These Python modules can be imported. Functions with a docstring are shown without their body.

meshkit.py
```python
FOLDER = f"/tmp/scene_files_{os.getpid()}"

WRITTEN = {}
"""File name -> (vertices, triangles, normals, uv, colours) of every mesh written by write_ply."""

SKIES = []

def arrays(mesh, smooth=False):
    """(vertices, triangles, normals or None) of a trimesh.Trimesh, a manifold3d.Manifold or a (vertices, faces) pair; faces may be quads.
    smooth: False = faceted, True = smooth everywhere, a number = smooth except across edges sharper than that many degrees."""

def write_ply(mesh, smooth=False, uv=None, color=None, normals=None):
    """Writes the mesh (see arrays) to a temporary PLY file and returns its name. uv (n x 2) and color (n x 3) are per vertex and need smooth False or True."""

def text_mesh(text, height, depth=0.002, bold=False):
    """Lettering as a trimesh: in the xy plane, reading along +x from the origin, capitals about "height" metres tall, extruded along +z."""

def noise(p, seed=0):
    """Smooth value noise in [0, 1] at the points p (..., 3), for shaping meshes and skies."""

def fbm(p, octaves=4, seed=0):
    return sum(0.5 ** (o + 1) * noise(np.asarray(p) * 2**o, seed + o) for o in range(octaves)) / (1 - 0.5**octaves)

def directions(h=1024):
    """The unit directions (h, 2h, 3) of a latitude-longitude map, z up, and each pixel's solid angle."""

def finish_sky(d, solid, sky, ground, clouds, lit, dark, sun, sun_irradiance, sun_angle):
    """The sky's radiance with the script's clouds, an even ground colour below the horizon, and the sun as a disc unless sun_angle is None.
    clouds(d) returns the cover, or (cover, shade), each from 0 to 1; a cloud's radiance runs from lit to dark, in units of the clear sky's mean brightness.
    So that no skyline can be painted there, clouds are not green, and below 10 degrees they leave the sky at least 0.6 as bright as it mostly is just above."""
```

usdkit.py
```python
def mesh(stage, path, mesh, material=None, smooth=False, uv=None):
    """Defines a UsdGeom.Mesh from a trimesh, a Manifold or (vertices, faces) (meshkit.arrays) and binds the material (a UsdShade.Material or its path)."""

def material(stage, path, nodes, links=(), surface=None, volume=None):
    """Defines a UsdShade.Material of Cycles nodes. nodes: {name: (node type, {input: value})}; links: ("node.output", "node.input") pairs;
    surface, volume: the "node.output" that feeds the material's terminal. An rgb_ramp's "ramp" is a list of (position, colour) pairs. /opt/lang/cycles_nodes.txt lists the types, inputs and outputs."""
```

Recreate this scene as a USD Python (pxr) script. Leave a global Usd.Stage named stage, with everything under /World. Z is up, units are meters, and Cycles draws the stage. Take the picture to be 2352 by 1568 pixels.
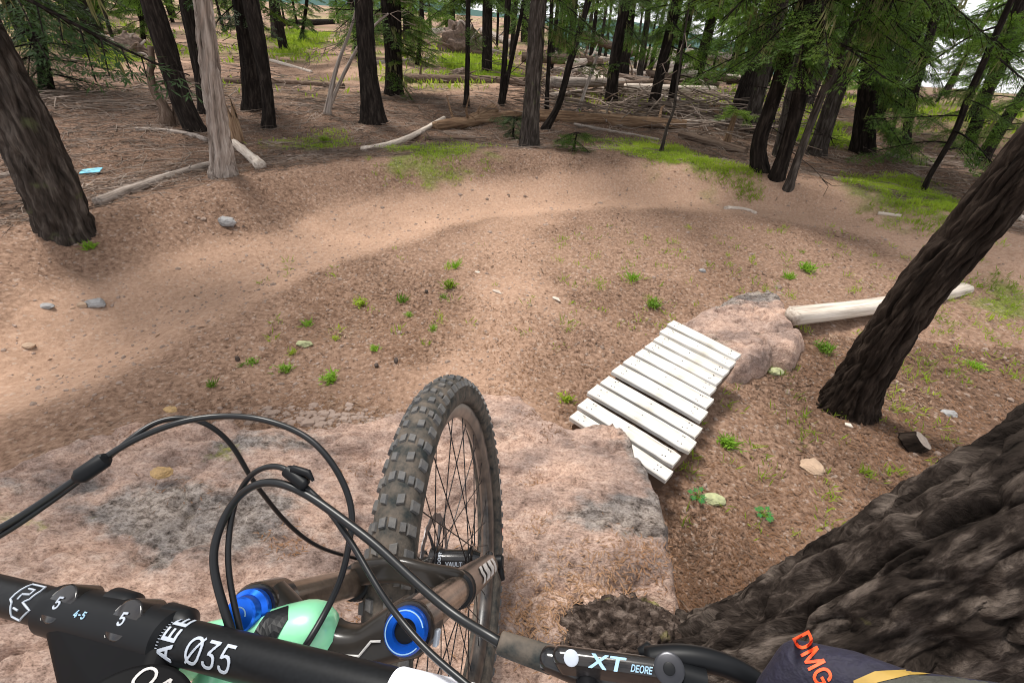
import math
import numpy as np
import trimesh
import usdkit
import meshkit
from meshkit import fbm, noise, text_mesh
from pxr import Usd, UsdGeom, UsdLux, UsdShade, Gf, Sdf, Vt

# ---------------------------------------------------------------- stage, camera, sky, sun
stage = Usd.Stage.CreateInMemory()
UsdGeom.SetStageUpAxis(stage, UsdGeom.Tokens.z)
UsdGeom.SetStageMetersPerUnit(stage, 1.0)
world = UsdGeom.Xform.Define(stage, '/World')
stage.SetDefaultPrim(world.GetPrim())
UsdGeom.Scope.Define(stage, '/World/Looks')

EYE = np.array([0., 0., 1.6])
PITCH, ROLL = math.radians(35), math.radians(4)
FPX, CX, CY = 1050., 1176., 784.          # focal length in units where the picture is 2352 wide
_F = np.array([0, math.cos(PITCH), -math.sin(PITCH)])
_U0 = np.array([0, math.sin(PITCH), math.cos(PITCH)])
_R0 = np.array([1., 0, 0])
_R = math.cos(ROLL) * _R0 + math.sin(ROLL) * _U0
_U = -math.sin(ROLL) * _R0 + math.cos(ROLL) * _U0
cam = UsdGeom.Camera.Define(stage, '/World/camera')
cam.CreateHorizontalApertureAttr(36.0)
cam.CreateVerticalApertureAttr(36.0 * 682 / 1024)
cam.CreateFocalLengthAttr(36.0 * FPX / 2352)
cam.CreateClippingRangeAttr(Gf.Vec2f(0.01, 5000))
M = Gf.Matrix4d(*[*_R, 0], *[*_U, 0], *[*(-_F), 0], *[*EYE, 1])
cam.AddTransformOp().Set(M)
cam.CreateExposureAttr(0.9)

SUN = np.array([-0.35, 0.40, 1.15]); SUN /= np.linalg.norm(SUN)
sun_el = math.asin(SUN[2]); sun_az = math.atan2(SUN[0], SUN[1])
dl = UsdLux.DistantLight.Define(stage, '/World/sun')
dl.CreateIntensityAttr(0.78); dl.CreateAngleAttr(13.0); dl.CreateNormalizeAttr(True)
dl.CreateColorAttr(Gf.Vec3f(1, .96, .9))
q = Gf.Rotation(Gf.Vec3d(0, 0, 1), Gf.Vec3d(*SUN))
dl.AddTransformOp().Set(Gf.Matrix4d().SetRotate(q))
dome = UsdLux.DomeLight.Define(stage, '/World/sky')
sky_mat = usdkit.material(stage, '/World/Looks/sky_look', {
    's': ('sky_texture', {'sky_type': 'single_scattering', 'sun_disc': False, 'sun_elevation': sun_el, 'sun_rotation': sun_az, 'altitude': 1600.0, 'aerosol_density': 1.5}),
    'tc': ('texture_coordinate', {}),
    'n': ('noise_texture', {'scale': 3.2, 'detail': 6.0, 'roughness': .55}),
    'r': ('rgb_ramp', {'ramp': [(0.30, (0.25, .25, .25)), (.5, (1, 1, 1))]}),
    'm': ('mix_color', {'b': (9.2, 9.3, 9.6)}),
    'b': ('background_shader', {'strength': 0.085})},
    [('tc.generated', 'n.vector'), ('n.fac', 'r.fac'), ('r.color', 'm.fac'), ('s.color', 'm.a'), ('m.result', 'b.color')], surface='b.background')
UsdShade.MaterialBindingAPI.Apply(dome.GetPrim()).Bind(sky_mat)
dome.GetPrim().SetCustomDataByKey('kind', 'structure'); dome.GetPrim().SetCustomDataByKey('label', 'bright white overcast sky with thin blue gaps'); dome.GetPrim().SetCustomDataByKey('category', 'sky')

# ---------------------------------------------------------------- helpers
rng = np.random.default_rng(7)
COUNT = {}


def numbered(parent, name):
    k = (parent, name); n = COUNT.get(k, 0); COUNT[k] = n + 1
    return f'{parent}/{name}' + (f'_{n:03d}' if n else '')


def tag(prim, label=None, cat=None, group=None, kind=None):
    for k, v in (('label', label), ('category', cat), ('group', group), ('kind', kind)):
        if v: prim.SetCustomDataByKey(k, v)
    return prim


def thing(name, label, cat, loc=(0, 0, 0), rotz=0., group=None):
    x = UsdGeom.Xform.Define(stage, numbered('/World', name))
    x.AddTranslateOp().Set(Gf.Vec3d(*map(float, loc))); x.AddRotateZOp().Set(float(rotz))
    p = tag(x.GetPrim(), label, cat, group)
    p_loc[str(p.GetPath())] = np.array(loc, float)
    return p


p_loc = {}


def part(name, mesh, mat, parent=None, smooth=False, label=None, local=False, prims=None, kind=None):
    """One Mesh prim under parent (or /World). mesh in world coordinates unless local."""
    pp = '/World' if parent is None else str(parent.GetPath())
    v, f = (np.asarray(mesh.vertices, float), np.asarray(mesh.faces)) if hasattr(mesh, 'vertices') else (np.asarray(mesh[0], float), np.asarray(mesh[1]))
    off = np.zeros(3)
    if parent is not None and not local:
        root = '/'.join(pp.split('/')[:3]); off = p_loc.get(root, off)
    m = usdkit.mesh(stage, numbered(pp, name), (v - off, f), MAT[mat], smooth=smooth)
    for k, (typ, val) in (prims or {}).items():
        UsdGeom.PrimvarsAPI(m).CreatePrimvar(k, typ, 'vertex').Set(Vt.Vec3fArray.FromNumpy(np.asarray(val, np.float32)))
    return tag(m.GetPrim(), label, kind=kind)


def ray(px, py): return _F + (px - CX) / FPX * _R + (CY - py) / FPX * _U
def Pz(px, py, d): return EYE + ray(px, py) * d


def plane(px, py, z):
    r = ray(px, py); return EYE + r * ((z - EYE[2]) / r[2])


def unit(v): v = np.asarray(v, float); return v / max(np.linalg.norm(v), 1e-12)


def cat(ms):
    vs, fs, o = [], [], 0
    for m in ms:
        v, f = (m.vertices, m.faces) if hasattr(m, 'vertices') else m
        vs.append(v); fs.append(np.asarray(f) + o); o += len(v)
    return np.vstack(vs), np.vstack(fs)


def seg_dist(P, poly, closed=False):
    P = np.asarray(P, float); poly = np.asarray(poly, float)
    a = poly if closed else poly[:-1]; b = np.roll(poly, -1, 0) if closed else poly[1:]
    best = np.full(len(P), 1e9); side = np.zeros(len(P))
    for u, v in zip(a, b):
        d = v - u; t = np.clip(((P - u) @ d) / (d @ d), 0, 1)
        w = P - (u + t[:, None] * d); e = np.hypot(w[:, 0], w[:, 1])
        s = d[0] * w[:, 1] - d[1] * w[:, 0]
        k = e < best; best[k] = e[k]; side[k] = np.sign(s[k])
    return best, side


def inside(P, poly):
    x, y = P[:, 0], P[:, 1]; r = np.zeros(len(P), bool); n = len(poly)
    for i in range(n):
        (x1, y1), (x2, y2) = poly[i], poly[(i + 1) % n]
        if y1 == y2: continue
        c = ((y1 > y) != (y2 > y)) & (x < (x2 - x1) * (y - y1) / (y2 - y1) + x1); r ^= c
    return r


def smooth_line(pts, n=40):
    from scipy.interpolate import CubicSpline
    pts = np.asarray(pts, float); d = np.r_[0, np.cumsum(np.linalg.norm(np.diff(pts, axis=0), axis=1) ** .5 + 1e-9)]
    return CubicSpline(d, pts)(np.linspace(0, d[-1], n))


def sstep(a, b, x): t = np.clip((x - a) / (b - a), 0, 1); return t * t * (3 - 2 * t)


def frames(P):
    T = np.gradient(P, axis=0); T /= np.linalg.norm(T, axis=1, keepdims=True)
    N = np.empty_like(P); ref = np.array([1., 0, 0]) if abs(T[0][0]) < .9 else np.array([0, 1., 0])
    n = unit(ref - T[0] * (ref @ T[0]))
    for i in range(len(P)):
        n = unit(n - T[i] * (n @ T[i])); N[i] = n
    return T, N, np.cross(T, N)


def tube(P, r, sides=8, caps=True, disp=None, flat=None):
    """Tube along P with radii r (scalar or per point); disp(ang, s, r) adds radial displacement. Returns v, f, bco (coordinates for bark)."""
    P = np.asarray(P, float); n = len(P); r = np.broadcast_to(np.asarray(r, float), (n,)).copy()
    T, N, B = frames(P)
    s = np.r_[0, np.cumsum(np.linalg.norm(np.diff(P, axis=0), axis=1))]
    a = np.linspace(0, 2 * np.pi, sides, endpoint=False)
    A, S = np.meshgrid(a, s); Rr = np.repeat(r[:, None], sides, 1)
    bco = np.stack([np.cos(A) * Rr, np.sin(A) * Rr, S], -1)
    if disp is not None: Rr = Rr + disp(A, S, Rr)
    V = P[:, None] + Rr[..., None] * (np.cos(A)[..., None] * N[:, None] + np.sin(A)[..., None] * B[:, None])
    V = V.reshape(-1, 3); bco = bco.reshape(-1, 3)
    i = np.arange(n - 1)[:, None] * sides; j = np.arange(sides)[None]; k = (j + 1) % sides
    q_ = np.stack([i + j, i + k, i + sides + k, i + sides + j], -1).reshape(-1, 4)
    f = np.vstack([q_[:, [0, 1, 2]], q_[:, [0, 2, 3]]])
    if caps:
        V = np.vstack([V, P[0], P[-1]]); bco = np.vstack([bco, [0, 0, s[0]], [0, 0, s[-1]]]); c0 = n * sides; c1 = c0 + 1; j = np.arange(sides); k = (j + 1) % sides; e = (n - 1) * sides
        f = np.vstack([f, np.stack([np.full(sides, c0), k, j], 1), np.stack([np.full(sides, c1), e + j, e + k], 1)])
    return V, f, bco


def many_tubes(P0, P1, r0, r1, bend=None, sides=3):
    """Many straight or bent twigs at once (3 rings each) as one mesh."""
    P0, P1 = np.asarray(P0), np.asarray(P1); n = len(P0)
    mid = (P0 + P1) / 2 + (bend if bend is not None else 0)
    T = P1 - P0; T = T / np.maximum(np.linalg.norm(T, axis=1, keepdims=True), 1e-9)
    ref = np.where(np.abs(T[:, 2:3]) < .9, [[0, 0, 1.]], [[1., 0, 0]])
    N = np.cross(T, ref); N /= np.linalg.norm(N, axis=1, keepdims=True); B = np.cross(T, N)
    a = np.arange(sides) * 2 * np.pi / sides
    off = np.cos(a)[None, :, None] * N[:, None] + np.sin(a)[None, :, None] * B[:, None]
    r0 = np.broadcast_to(r0, (n,)); r1 = np.broadcast_to(r1, (n,))
    V = np.stack([P0[:, None] + off * r0[:, None, None], mid[:, None] + off * ((r0 + r1) / 2)[:, None, None], P1[:, None] + off * r1[:, None, None]], 1)
    j = np.arange(sides); k = (j + 1) % sides; f = []
    for g in (0, 1):
        f += [np.stack([g * sides + j, g * sides + k, (g + 1) * sides + k], 1), np.stack([g * sides + j, (g + 1) * sides + k, (g + 1) * sides + j], 1)]
    f = np.vstack(f); F_ = (np.arange(n)[:, None, None] * (3 * sides) + f[None]).reshape(-1, 3)
    return V.reshape(-1, 3), F_


def blades(P, D, L, W, N):
    """Rhombic blades at P along unit D, length L, width W, face normal about N; slightly folded."""
    S = np.cross(D, N); S /= np.maximum(np.linalg.norm(S, axis=1, keepdims=True), 1e-9); Nn = np.cross(S, D)
    L = np.broadcast_to(L, (len(P),))[:, None]; W = np.broadcast_to(W, (len(P),))[:, None]
    V = np.stack([P, P + D * L * .45 + S * W / 2 - Nn * W * .15, P + D * L - Nn * L * .12, P + D * L * .45 - S * W / 2 - Nn * W * .15], 1).reshape(-1, 3)
    i = np.arange(len(P))[:, None] * 4
    return V, np.vstack([i + [0, 1, 2], i + [0, 2, 3]])


def box(a, b):
    return trimesh.creation.box(bounds=[np.minimum(a, b), np.maximum(a, b)])


def frame_mesh(m, o, X, Y, Z):
    v, f = (m.vertices, m.faces) if hasattr(m, 'vertices') else m[:2]
    return np.asarray(o) + np.asarray(v) @ np.stack([X, Y, Z]), np.asarray(f)


def rounded(size, r, seg=8):
    """Rounded box by manifold hull of spheres, centred at the origin."""
    import manifold3d as m3
    s = m3.Manifold.sphere(r, seg * 4); h = np.asarray(size) / 2 - r; h = np.maximum(h, 1e-5)
    m = m3.Manifold.batch_hull([s.translate((sx * h[0], sy * h[1], sz * h[2])) for sx in (-1, 1) for sy in (-1, 1) for sz in (-1, 1)]).to_mesh()
    return np.array(m.vert_properties[:, :3]), np.array(m.tri_verts)


def hull_chain(js, rad, refine=.006, it=6):
    import manifold3d as m3
    sp = [m3.Manifold.sphere(r, 20).translate(tuple(map(float, p))) for p, r in zip(js, rad)]
    return [m3.Manifold.batch_hull([sp[i], sp[i + 1]]) for i in range(len(sp) - 1)]


# ---------------------------------------------------------------- materials
MAT = {}


def mat(name, nodes, links, surface='p.BSDF'):
    MAT[name] = usdkit.material(stage, '/World/Looks/' + name, nodes, links, surface=surface); return MAT[name]


def plain(name, col, rough=.5, var=.25, scale=60., bump=0., metallic=0., spec=.5, coat=0., dust=None, dust_amt=.5):
    c2 = tuple(max(0, x * (1 - var)) for x in col)
    nodes = {'tc': ('texture_coordinate', {}), 'n': ('noise_texture', {'scale': scale, 'detail': 5.0, 'roughness': .6}),
             'r': ('rgb_ramp', {'ramp': [(.3, c2), (.7, col)]}),
             'p': ('principled_bsdf', {'roughness': rough, 'metallic': metallic, 'specular_ior_level': spec, 'coat_weight': coat, 'coat_roughness': .12})}
    links = [('tc.object', 'n.vector'), ('n.fac', 'r.fac')]
    if dust:
        nodes |= {'n2': ('noise_texture', {'scale': scale * .35, 'detail': 6.0, 'roughness': .65}), 'r2': ('rgb_ramp', {'ramp': [(.35, (0, 0, 0)), (.75, (dust_amt,) * 3)]}), 'mx': ('mix_color', {'b': dust})}
        links += [('tc.object', 'n2.vector'), ('n2.fac', 'r2.fac'), ('r2.color', 'mx.fac'), ('r.color', 'mx.a'), ('mx.result', 'p.base_color')]
    else: links += [('r.color', 'p.base_color')]
    if bump:
        nodes['b'] = ('bump', {'strength': bump, 'distance': .01}); links += [('n.fac', 'b.height'), ('b.normal', 'p.normal')]
    return mat(name, nodes, links)


# ground: mask.r dusty trail and paled far floor, mask.g green cover, mask.b litter
mat('ground', {
    'g': ('geometry', {}), 'at': ('attribute', {'attribute': 'mask'}), 'sp': ('separate_color', {}),
    'n1': ('noise_texture', {'scale': 1.3, 'detail': 6.0, 'roughness': .6}), 'n2': ('noise_texture', {'scale': 38., 'detail': 8.0, 'roughness': .72}),
    'n3': ('noise_texture', {'scale': 150., 'detail': 4.0, 'roughness': .6}), 'v': ('voronoi_texture', {'scale': 75., 'randomness': 1.0}), 'v2': ('voronoi_texture', {'scale': 26., 'randomness': 1.0}),
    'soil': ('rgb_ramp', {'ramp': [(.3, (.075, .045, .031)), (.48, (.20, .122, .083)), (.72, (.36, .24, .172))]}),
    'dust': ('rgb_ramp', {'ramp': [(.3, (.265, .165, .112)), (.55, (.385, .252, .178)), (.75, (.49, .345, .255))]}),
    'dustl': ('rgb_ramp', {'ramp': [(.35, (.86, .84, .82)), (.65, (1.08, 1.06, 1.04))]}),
    'dm': ('mix_color', {'blend_type': 'multiply', 'fac': 1.0}),
    'lit': ('rgb_ramp', {'ramp': [(.28, (.018, .012, .009)), (.44, (.075, .044, .029)), (.6, (.165, .10, .068)), (.78, (.34, .25, .18))]}),
    'grn': ('rgb_ramp', {'ramp': [(.3, (.05, .075, .012)), (.6, (.16, .2, .03))]}),
    'm1': ('mix_color', {}), 'm2': ('mix_color', {}), 'm3': ('mix_color', {}),
    'peb': ('rgb_ramp', {'ramp': [(.0, (.0, .0, .0)), (.93, (0, 0, 0)), (.96, (1, 1, 1))]}), 'sc': ('separate_color', {}), 'm4': ('mix_color', {'b': (.42, .36, .31)}), 'pk': ('math', {'math_type': 'multiply', 'value2': .3}),
    'ad': ('math', {'math_type': 'multiply_add', 'value2': .6}), 'ad2': ('math', {'math_type': 'multiply_add', 'value2': .5}),
    'bp': ('bump', {'strength': .75, 'distance': .016}), 'p': ('principled_bsdf', {'roughness': .95, 'specular_ior_level': .12})},
    [('g.position', f'{k}.vector') for k in ('n1', 'n2', 'n3', 'v', 'v2')] + [('at.color', 'sp.color'), ('n2.fac', 'soil.fac'), ('n2.fac', 'dust.fac'), ('n1.fac', 'dustl.fac'), ('dust.color', 'dm.a'), ('dustl.color', 'dm.b'), ('n2.fac', 'lit.fac'), ('n2.fac', 'grn.fac'),
     ('soil.color', 'm1.a'), ('lit.color', 'm1.b'), ('sp.b', 'm1.fac'), ('m1.result', 'm2.a'), ('dm.result', 'm2.b'), ('sp.r', 'm2.fac'), ('m2.result', 'm3.a'), ('grn.color', 'm3.b'), ('sp.g', 'm3.fac'),
     ('v.color', 'sc.color'), ('sc.r', 'peb.fac'), ('peb.color', 'pk.value1'), ('pk.value', 'm4.fac'), ('m3.result', 'm4.a'), ('m4.result', 'p.base_color'),
     ('n3.fac', 'ad.value1'), ('n2.fac', 'ad.value3'), ('v2.distance', 'ad2.value1'), ('ad.value', 'ad2.value3'), ('ad2.value', 'bp.height'), ('bp.normal', 'p.normal')])


def bark(name, dark, mid, light, moss=None, scale=1., bump=.9, moss_at=.62, wood=False, zs=.17):
    """Furrowed bark (or, with wood, long weathered grain with dark checks) in the coordinates that each trunk carries."""
    nodes = {'at': ('attribute', {'attribute': 'bco'}), 'mp': ('mapping', {'scale': (1, 1, .05 if wood else zs)}), 'mp2': ('mapping', {'scale': (1, 1, .45)}),
             'n': ('noise_texture', {'scale': (46. if wood else 30.) * scale, 'detail': 7.0, 'roughness': .66, 'distortion': .0 if wood else .35}), 'n2': ('noise_texture', {'scale': 7. * scale, 'detail': 4.0}),
             'n3': ('noise_texture', {'scale': (14. if wood else 17.) * scale, 'detail': 3.0, 'type': 'ridged_multifractal', 'use_normalize': True, 'distortion': .3}), 'n4': ('noise_texture', {'scale': 110. * scale, 'detail': 5.0, 'roughness': .7}),
             'r': ('rgb_ramp', {'ramp': [(.3, dark), (.5, mid), (.72, light)]}), 'vr': ('rgb_ramp', {'ramp': [(.0, (1, 1, 1)), (.55, (1, 1, 1)), (.86, (.22, .2, .19))] if not wood else [(0, (1, 1, 1)), (.60, (1, 1, 1)), (.84, (.22, .18, .15))]}), 'mm': ('mix_color', {'blend_type': 'multiply', 'fac': .85}),
             'ad': ('math', {'math_type': 'multiply_add', 'value2': -.7 if not wood else -.35}), 'ad2': ('math', {'math_type': 'multiply_add', 'value2': .4}), 'b': ('bump', {'strength': bump, 'distance': .02}), 'p': ('principled_bsdf', {'roughness': .92, 'specular_ior_level': .05})}
    links = [('at.vector', 'mp.vector'), ('at.vector', 'mp2.vector'), ('mp.vector', 'n.vector'), ('mp.vector', 'n3.vector'), ('mp2.vector', 'n4.vector'), ('at.vector', 'n2.vector'), ('n.fac', 'r.fac'), ('n3.fac', 'vr.fac'), ('r.color', 'mm.a'), ('vr.color', 'mm.b'), ('n3.fac', 'ad.value1'), ('n.fac', 'ad.value3'), ('n4.fac', 'ad2.value1'), ('ad.value', 'ad2.value3'), ('ad2.value', 'b.height'), ('b.normal', 'p.normal')]
    if moss:
        nodes |= {'mr': ('rgb_ramp', {'ramp': [(moss_at, (0, 0, 0)), (moss_at + .1, (.8, .8, .8))]}), 'mx': ('mix_color', {'b': moss})}
        links += [('n2.fac', 'mr.fac'), ('mr.color', 'mx.fac'), ('mm.result', 'mx.a'), ('mx.result', 'p.base_color')]
    else: links += [('mm.result', 'p.base_color')]
    mat(name, nodes, links)


bark('bark_dark', (.004, .003, .0025), (.015, .0115, .0095), (.045, .035, .029))
bark('bark_near', (.005, .0038, .003), (.022, .0155, .012), (.066, .049, .038), moss=(.06, .06, .03), scale=1.0, moss_at=.7)
bark('bark_grey', (.009, .0075, .006), (.040, .032, .027), (.115, .097, .083), moss=(.075, .08, .04))
bark('bark_huge', (.004, .003, .0024), (.030, .023, .019), (.15, .12, .10), moss=(.24, .22, .07), scale=1.2, moss_at=.70, zs=.36)
bark('bark_root_lit', (.008, .006, .005), (.05, .036, .029), (.20, .155, .13), moss=(.30, .27, .09), scale=1.2, moss_at=.62, zs=.5)  # paler than the trunk bark: light on the burl put into the colour
bark('wood_grey', (.05, .038, .03), (.25, .205, .175), (.45, .395, .35), scale=.8, bump=.6, wood=True)
bark('wood_pale', (.24, .19, .155), (.44, .37, .31), (.62, .55, .48), scale=.8, bump=.5, wood=True)
bark('wood_rot', (.05, .03, .02), (.16, .098, .06), (.33, .225, .145), scale=.8, wood=True)
bark('wood_brown', (.04, .026, .02), (.11, .075, .055), (.22, .165, .13), scale=.8, wood=True)
bark('wood_log_white', (.16, .125, .095), (.45, .39, .33), (.62, .56, .49), scale=.7, bump=.5, wood=True)


def leafmat(name, c0, c1, c2, trans=.35, rough=.6):
    mat(name, {'g': ('geometry', {}), 'n': ('noise_texture', {'scale': 1.6, 'detail': 3.0}), 'ad': ('math', {'math_type': 'multiply_add', 'value2': .55}), 'r': ('rgb_ramp', {'ramp': [(.25, c0), (.55, c1), (.95, c2)]}),
               'p': ('principled_bsdf', {'roughness': rough, 'specular_ior_level': .25}), 't': ('translucent_bsdf', {}), 'mx': ('mix_closure', {'fac': trans})},
        [('g.position', 'n.vector'), ('g.random_per_island', 'ad.value1'), ('n.fac', 'ad.value3'), ('ad.value', 'r.fac'), ('r.color', 'p.base_color'), ('r.color', 't.color'), ('p.BSDF', 'mx.closure1'), ('t.BSDF', 'mx.closure2')], surface='mx.closure')


leafmat('needles', (.02, .045, .006), (.08, .15, .016), (.26, .33, .04), trans=.45)
leafmat('needles_light', (.04, .09, .010), (.14, .25, .024), (.30, .40, .05), trans=.5)
leafmat('needles_dark', (.008, .022, .005), (.03, .065, .012), (.09, .135, .022))
leafmat('grass_leaf', (.10, .16, .012), (.28, .38, .03), (.48, .52, .06), trans=.5)
leafmat('tuft_leaf', (.08, .16, .015), (.20, .36, .03), (.36, .48, .05), trans=.45)
leafmat('herb_leaf', (.02, .10, .025), (.04, .19, .04), (.09, .28, .07), trans=.35)
leafmat('litter_chip', (.028, .017, .011), (.15, .085, .052), (.50, .39, .29), trans=.0, rough=.9)
leafmat('needle_litter', (.075, .038, .02), (.20, .105, .055), (.36, .235, .14), trans=.0, rough=.9)
leafmat('twig', (.06, .043, .032), (.165, .122, .095), (.42, .345, .29), trans=.0, rough=.85)
leafmat('pebble', (.11, .08, .062), (.24, .175, .14), (.36, .285, .24), trans=.0, rough=.9)
leafmat('lichen_hang', (.10, .095, .035), (.20, .19, .08), (.34, .32, .16), trans=.2, rough=.9)

# rock: pink grey welded tuff with grey weathering, dark pits and lichen
mat('rock', {
    'g': ('geometry', {}), 'at': ('attribute', {'attribute': 'mask'}), 'sp': ('separate_color', {}), 'mp': ('mapping', {'scale': (1, 1.7, 1.5), 'rotation': (0, 0, .15)}), 'n1': ('noise_texture', {'scale': 3.2, 'detail': 7.0, 'roughness': .6}), 'n2': ('noise_texture', {'scale': 30., 'detail': 9.0, 'roughness': .7}),
    'n3': ('noise_texture', {'scale': 5.5, 'detail': 8.0, 'roughness': .65}), 'n4': ('noise_texture', {'scale': 120., 'detail': 5.0, 'roughness': .7}), 'n5': ('noise_texture', {'scale': 4.2, 'detail': 6.0, 'roughness': .6}),
    'pink': ('rgb_ramp', {'ramp': [(.3, (.18, .12, .094)), (.46, (.36, .25, .20)), (.58, (.44, .322, .265)), (.74, (.53, .42, .36))]}), 'grey': ('rgb_ramp', {'ramp': [(.34, (.04, .035, .031)), (.44, (.13, .115, .105)), (.54, (.24, .22, .205)), (.7, (.36, .335, .315))]}),
    'gm': ('rgb_ramp', {'ramp': [(.60, (0, 0, 0)), (.78, (.9, .9, .9))]}), 'ga': ('math', {'math_type': 'multiply_add', 'value2': .42}), 'm1': ('mix_color', {}),
    'lr': ('rgb_ramp', {'ramp': [(.60, (0, 0, 0)), (.68, (.85, .85, .85))]}), 'lm': ('math', {'math_type': 'multiply'}), 'm2': ('mix_color', {'b': (.34, .33, .07)}),
    'dk': ('rgb_ramp', {'ramp': [(.22, (.3, .26, .24)), (.36, (1, 1, 1))]}), 'm3': ('mix_color', {'blend_type': 'multiply', 'fac': .85}), 'bt': ('rgb_ramp', {'ramp': [(.34, (.52, .52, .54)), (.48, (.86, .84, .83)), (.64, (1.12, 1.06, 1.0))]}), 'm5': ('mix_color', {'blend_type': 'multiply', 'fac': 1.}), 'sk': ('rgb_ramp', {'ramp': [(.36, (.62, .6, .58)), (.5, (1, 1, 1)), (.64, (1.18, 1.16, 1.14))]}), 'm6': ('mix_color', {'blend_type': 'multiply', 'fac': .8}),
    'ad': ('math', {'math_type': 'multiply_add', 'value2': .45}), 'b': ('bump', {'strength': .9, 'distance': .012}), 'p': ('principled_bsdf', {'roughness': .88, 'specular_ior_level': .2})},
    [('g.position', 'mp.vector')] + [('mp.vector', f'{k}.vector') for k in ('n1', 'n2', 'n3', 'n4', 'n5')] + [('at.color', 'sp.color'), ('n2.fac', 'pink.fac'), ('n2.fac', 'grey.fac'), ('sp.r', 'ga.value1'), ('n3.fac', 'ga.value3'), ('ga.value', 'gm.fac'),
     ('pink.color', 'm1.a'), ('grey.color', 'm1.b'), ('gm.color', 'm1.fac'), ('n3.fac', 'lr.fac'), ('lr.color', 'lm.value1'), ('sp.g', 'lm.value2'), ('m1.result', 'm2.a'), ('lm.value', 'm2.fac'), ('n2.fac', 'dk.fac'), ('m2.result', 'm3.a'), ('dk.color', 'm3.b'), ('n5.fac', 'bt.fac'), ('m3.result', 'm5.a'), ('bt.color', 'm5.b'), ('n4.fac', 'sk.fac'), ('m5.result', 'm6.a'), ('sk.color', 'm6.b'), ('m6.result', 'p.base_color'),
     ('n4.fac', 'ad.value1'), ('n2.fac', 'ad.value3'), ('ad.value', 'b.height'), ('b.normal', 'p.normal')])

mat('plank_wood', {'tc': ('texture_coordinate', {}), 'mp': ('mapping', {'scale': (3., 60., 60.)}), 'oi': ('object_info', {}), 'n': ('noise_texture', {'scale': 1., 'detail': 7.0, 'roughness': .65}), 'n2': ('noise_texture', {'scale': 9., 'detail': 4.0}),
    'r': ('rgb_ramp', {'ramp': [(.30, (.20, .175, .15)), (.42, (.47, .445, .41)), (.7, (.64, .62, .59))]}), 'k': ('rgb_ramp', {'ramp': [(.3, (.82, .78, .70)), (.6, (1, 1, 1))]}), 'm': ('mix_color', {'blend_type': 'multiply', 'fac': 1.}),
    'b': ('bump', {'strength': .4, 'distance': .004}), 'p': ('principled_bsdf', {'roughness': .8, 'specular_ior_level': .2})},
    [('tc.object', 'mp.vector'), ('mp.vector', 'n.vector'), ('tc.object', 'n2.vector'), ('n.fac', 'r.fac'), ('n2.fac', 'k.fac'), ('r.color', 'm.a'), ('k.color', 'm.b'), ('m.result', 'p.base_color'), ('n.fac', 'b.height'), ('b.normal', 'p.normal')])
plain('cut_wood', (.27, .215, .175), .85, .4, 40., .3)
plain('stone_grey', (.27, .26, .255), .85, .4, 30., .6)
plain('stone_tan', (.36, .25, .17), .9, .35, 30., .5)
plain('stone_moss', (.33, .34, .18), .9, .35, 40., .6)
plain('stone_yellow', (.36, .23, .10), .9, .5, 60., .9)
plain('scrap_blue', (.12, .42, .55), .6, .2, 40.)
plain('nail', (.08, .07, .065), .5, .2, 40., metallic=.6)
plain('root_soil', (.15, .10, .075), .95, .6, 14., .9)
plain('cone', (.06, .04, .03), .8, .4, 60., .5)
DUST = (.30, .22, .165)
plain('rubber', (.018, .022, .022), .8, .3, 120., .15, spec=.2, dust=(.19, .145, .11), dust_amt=.6)
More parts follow.
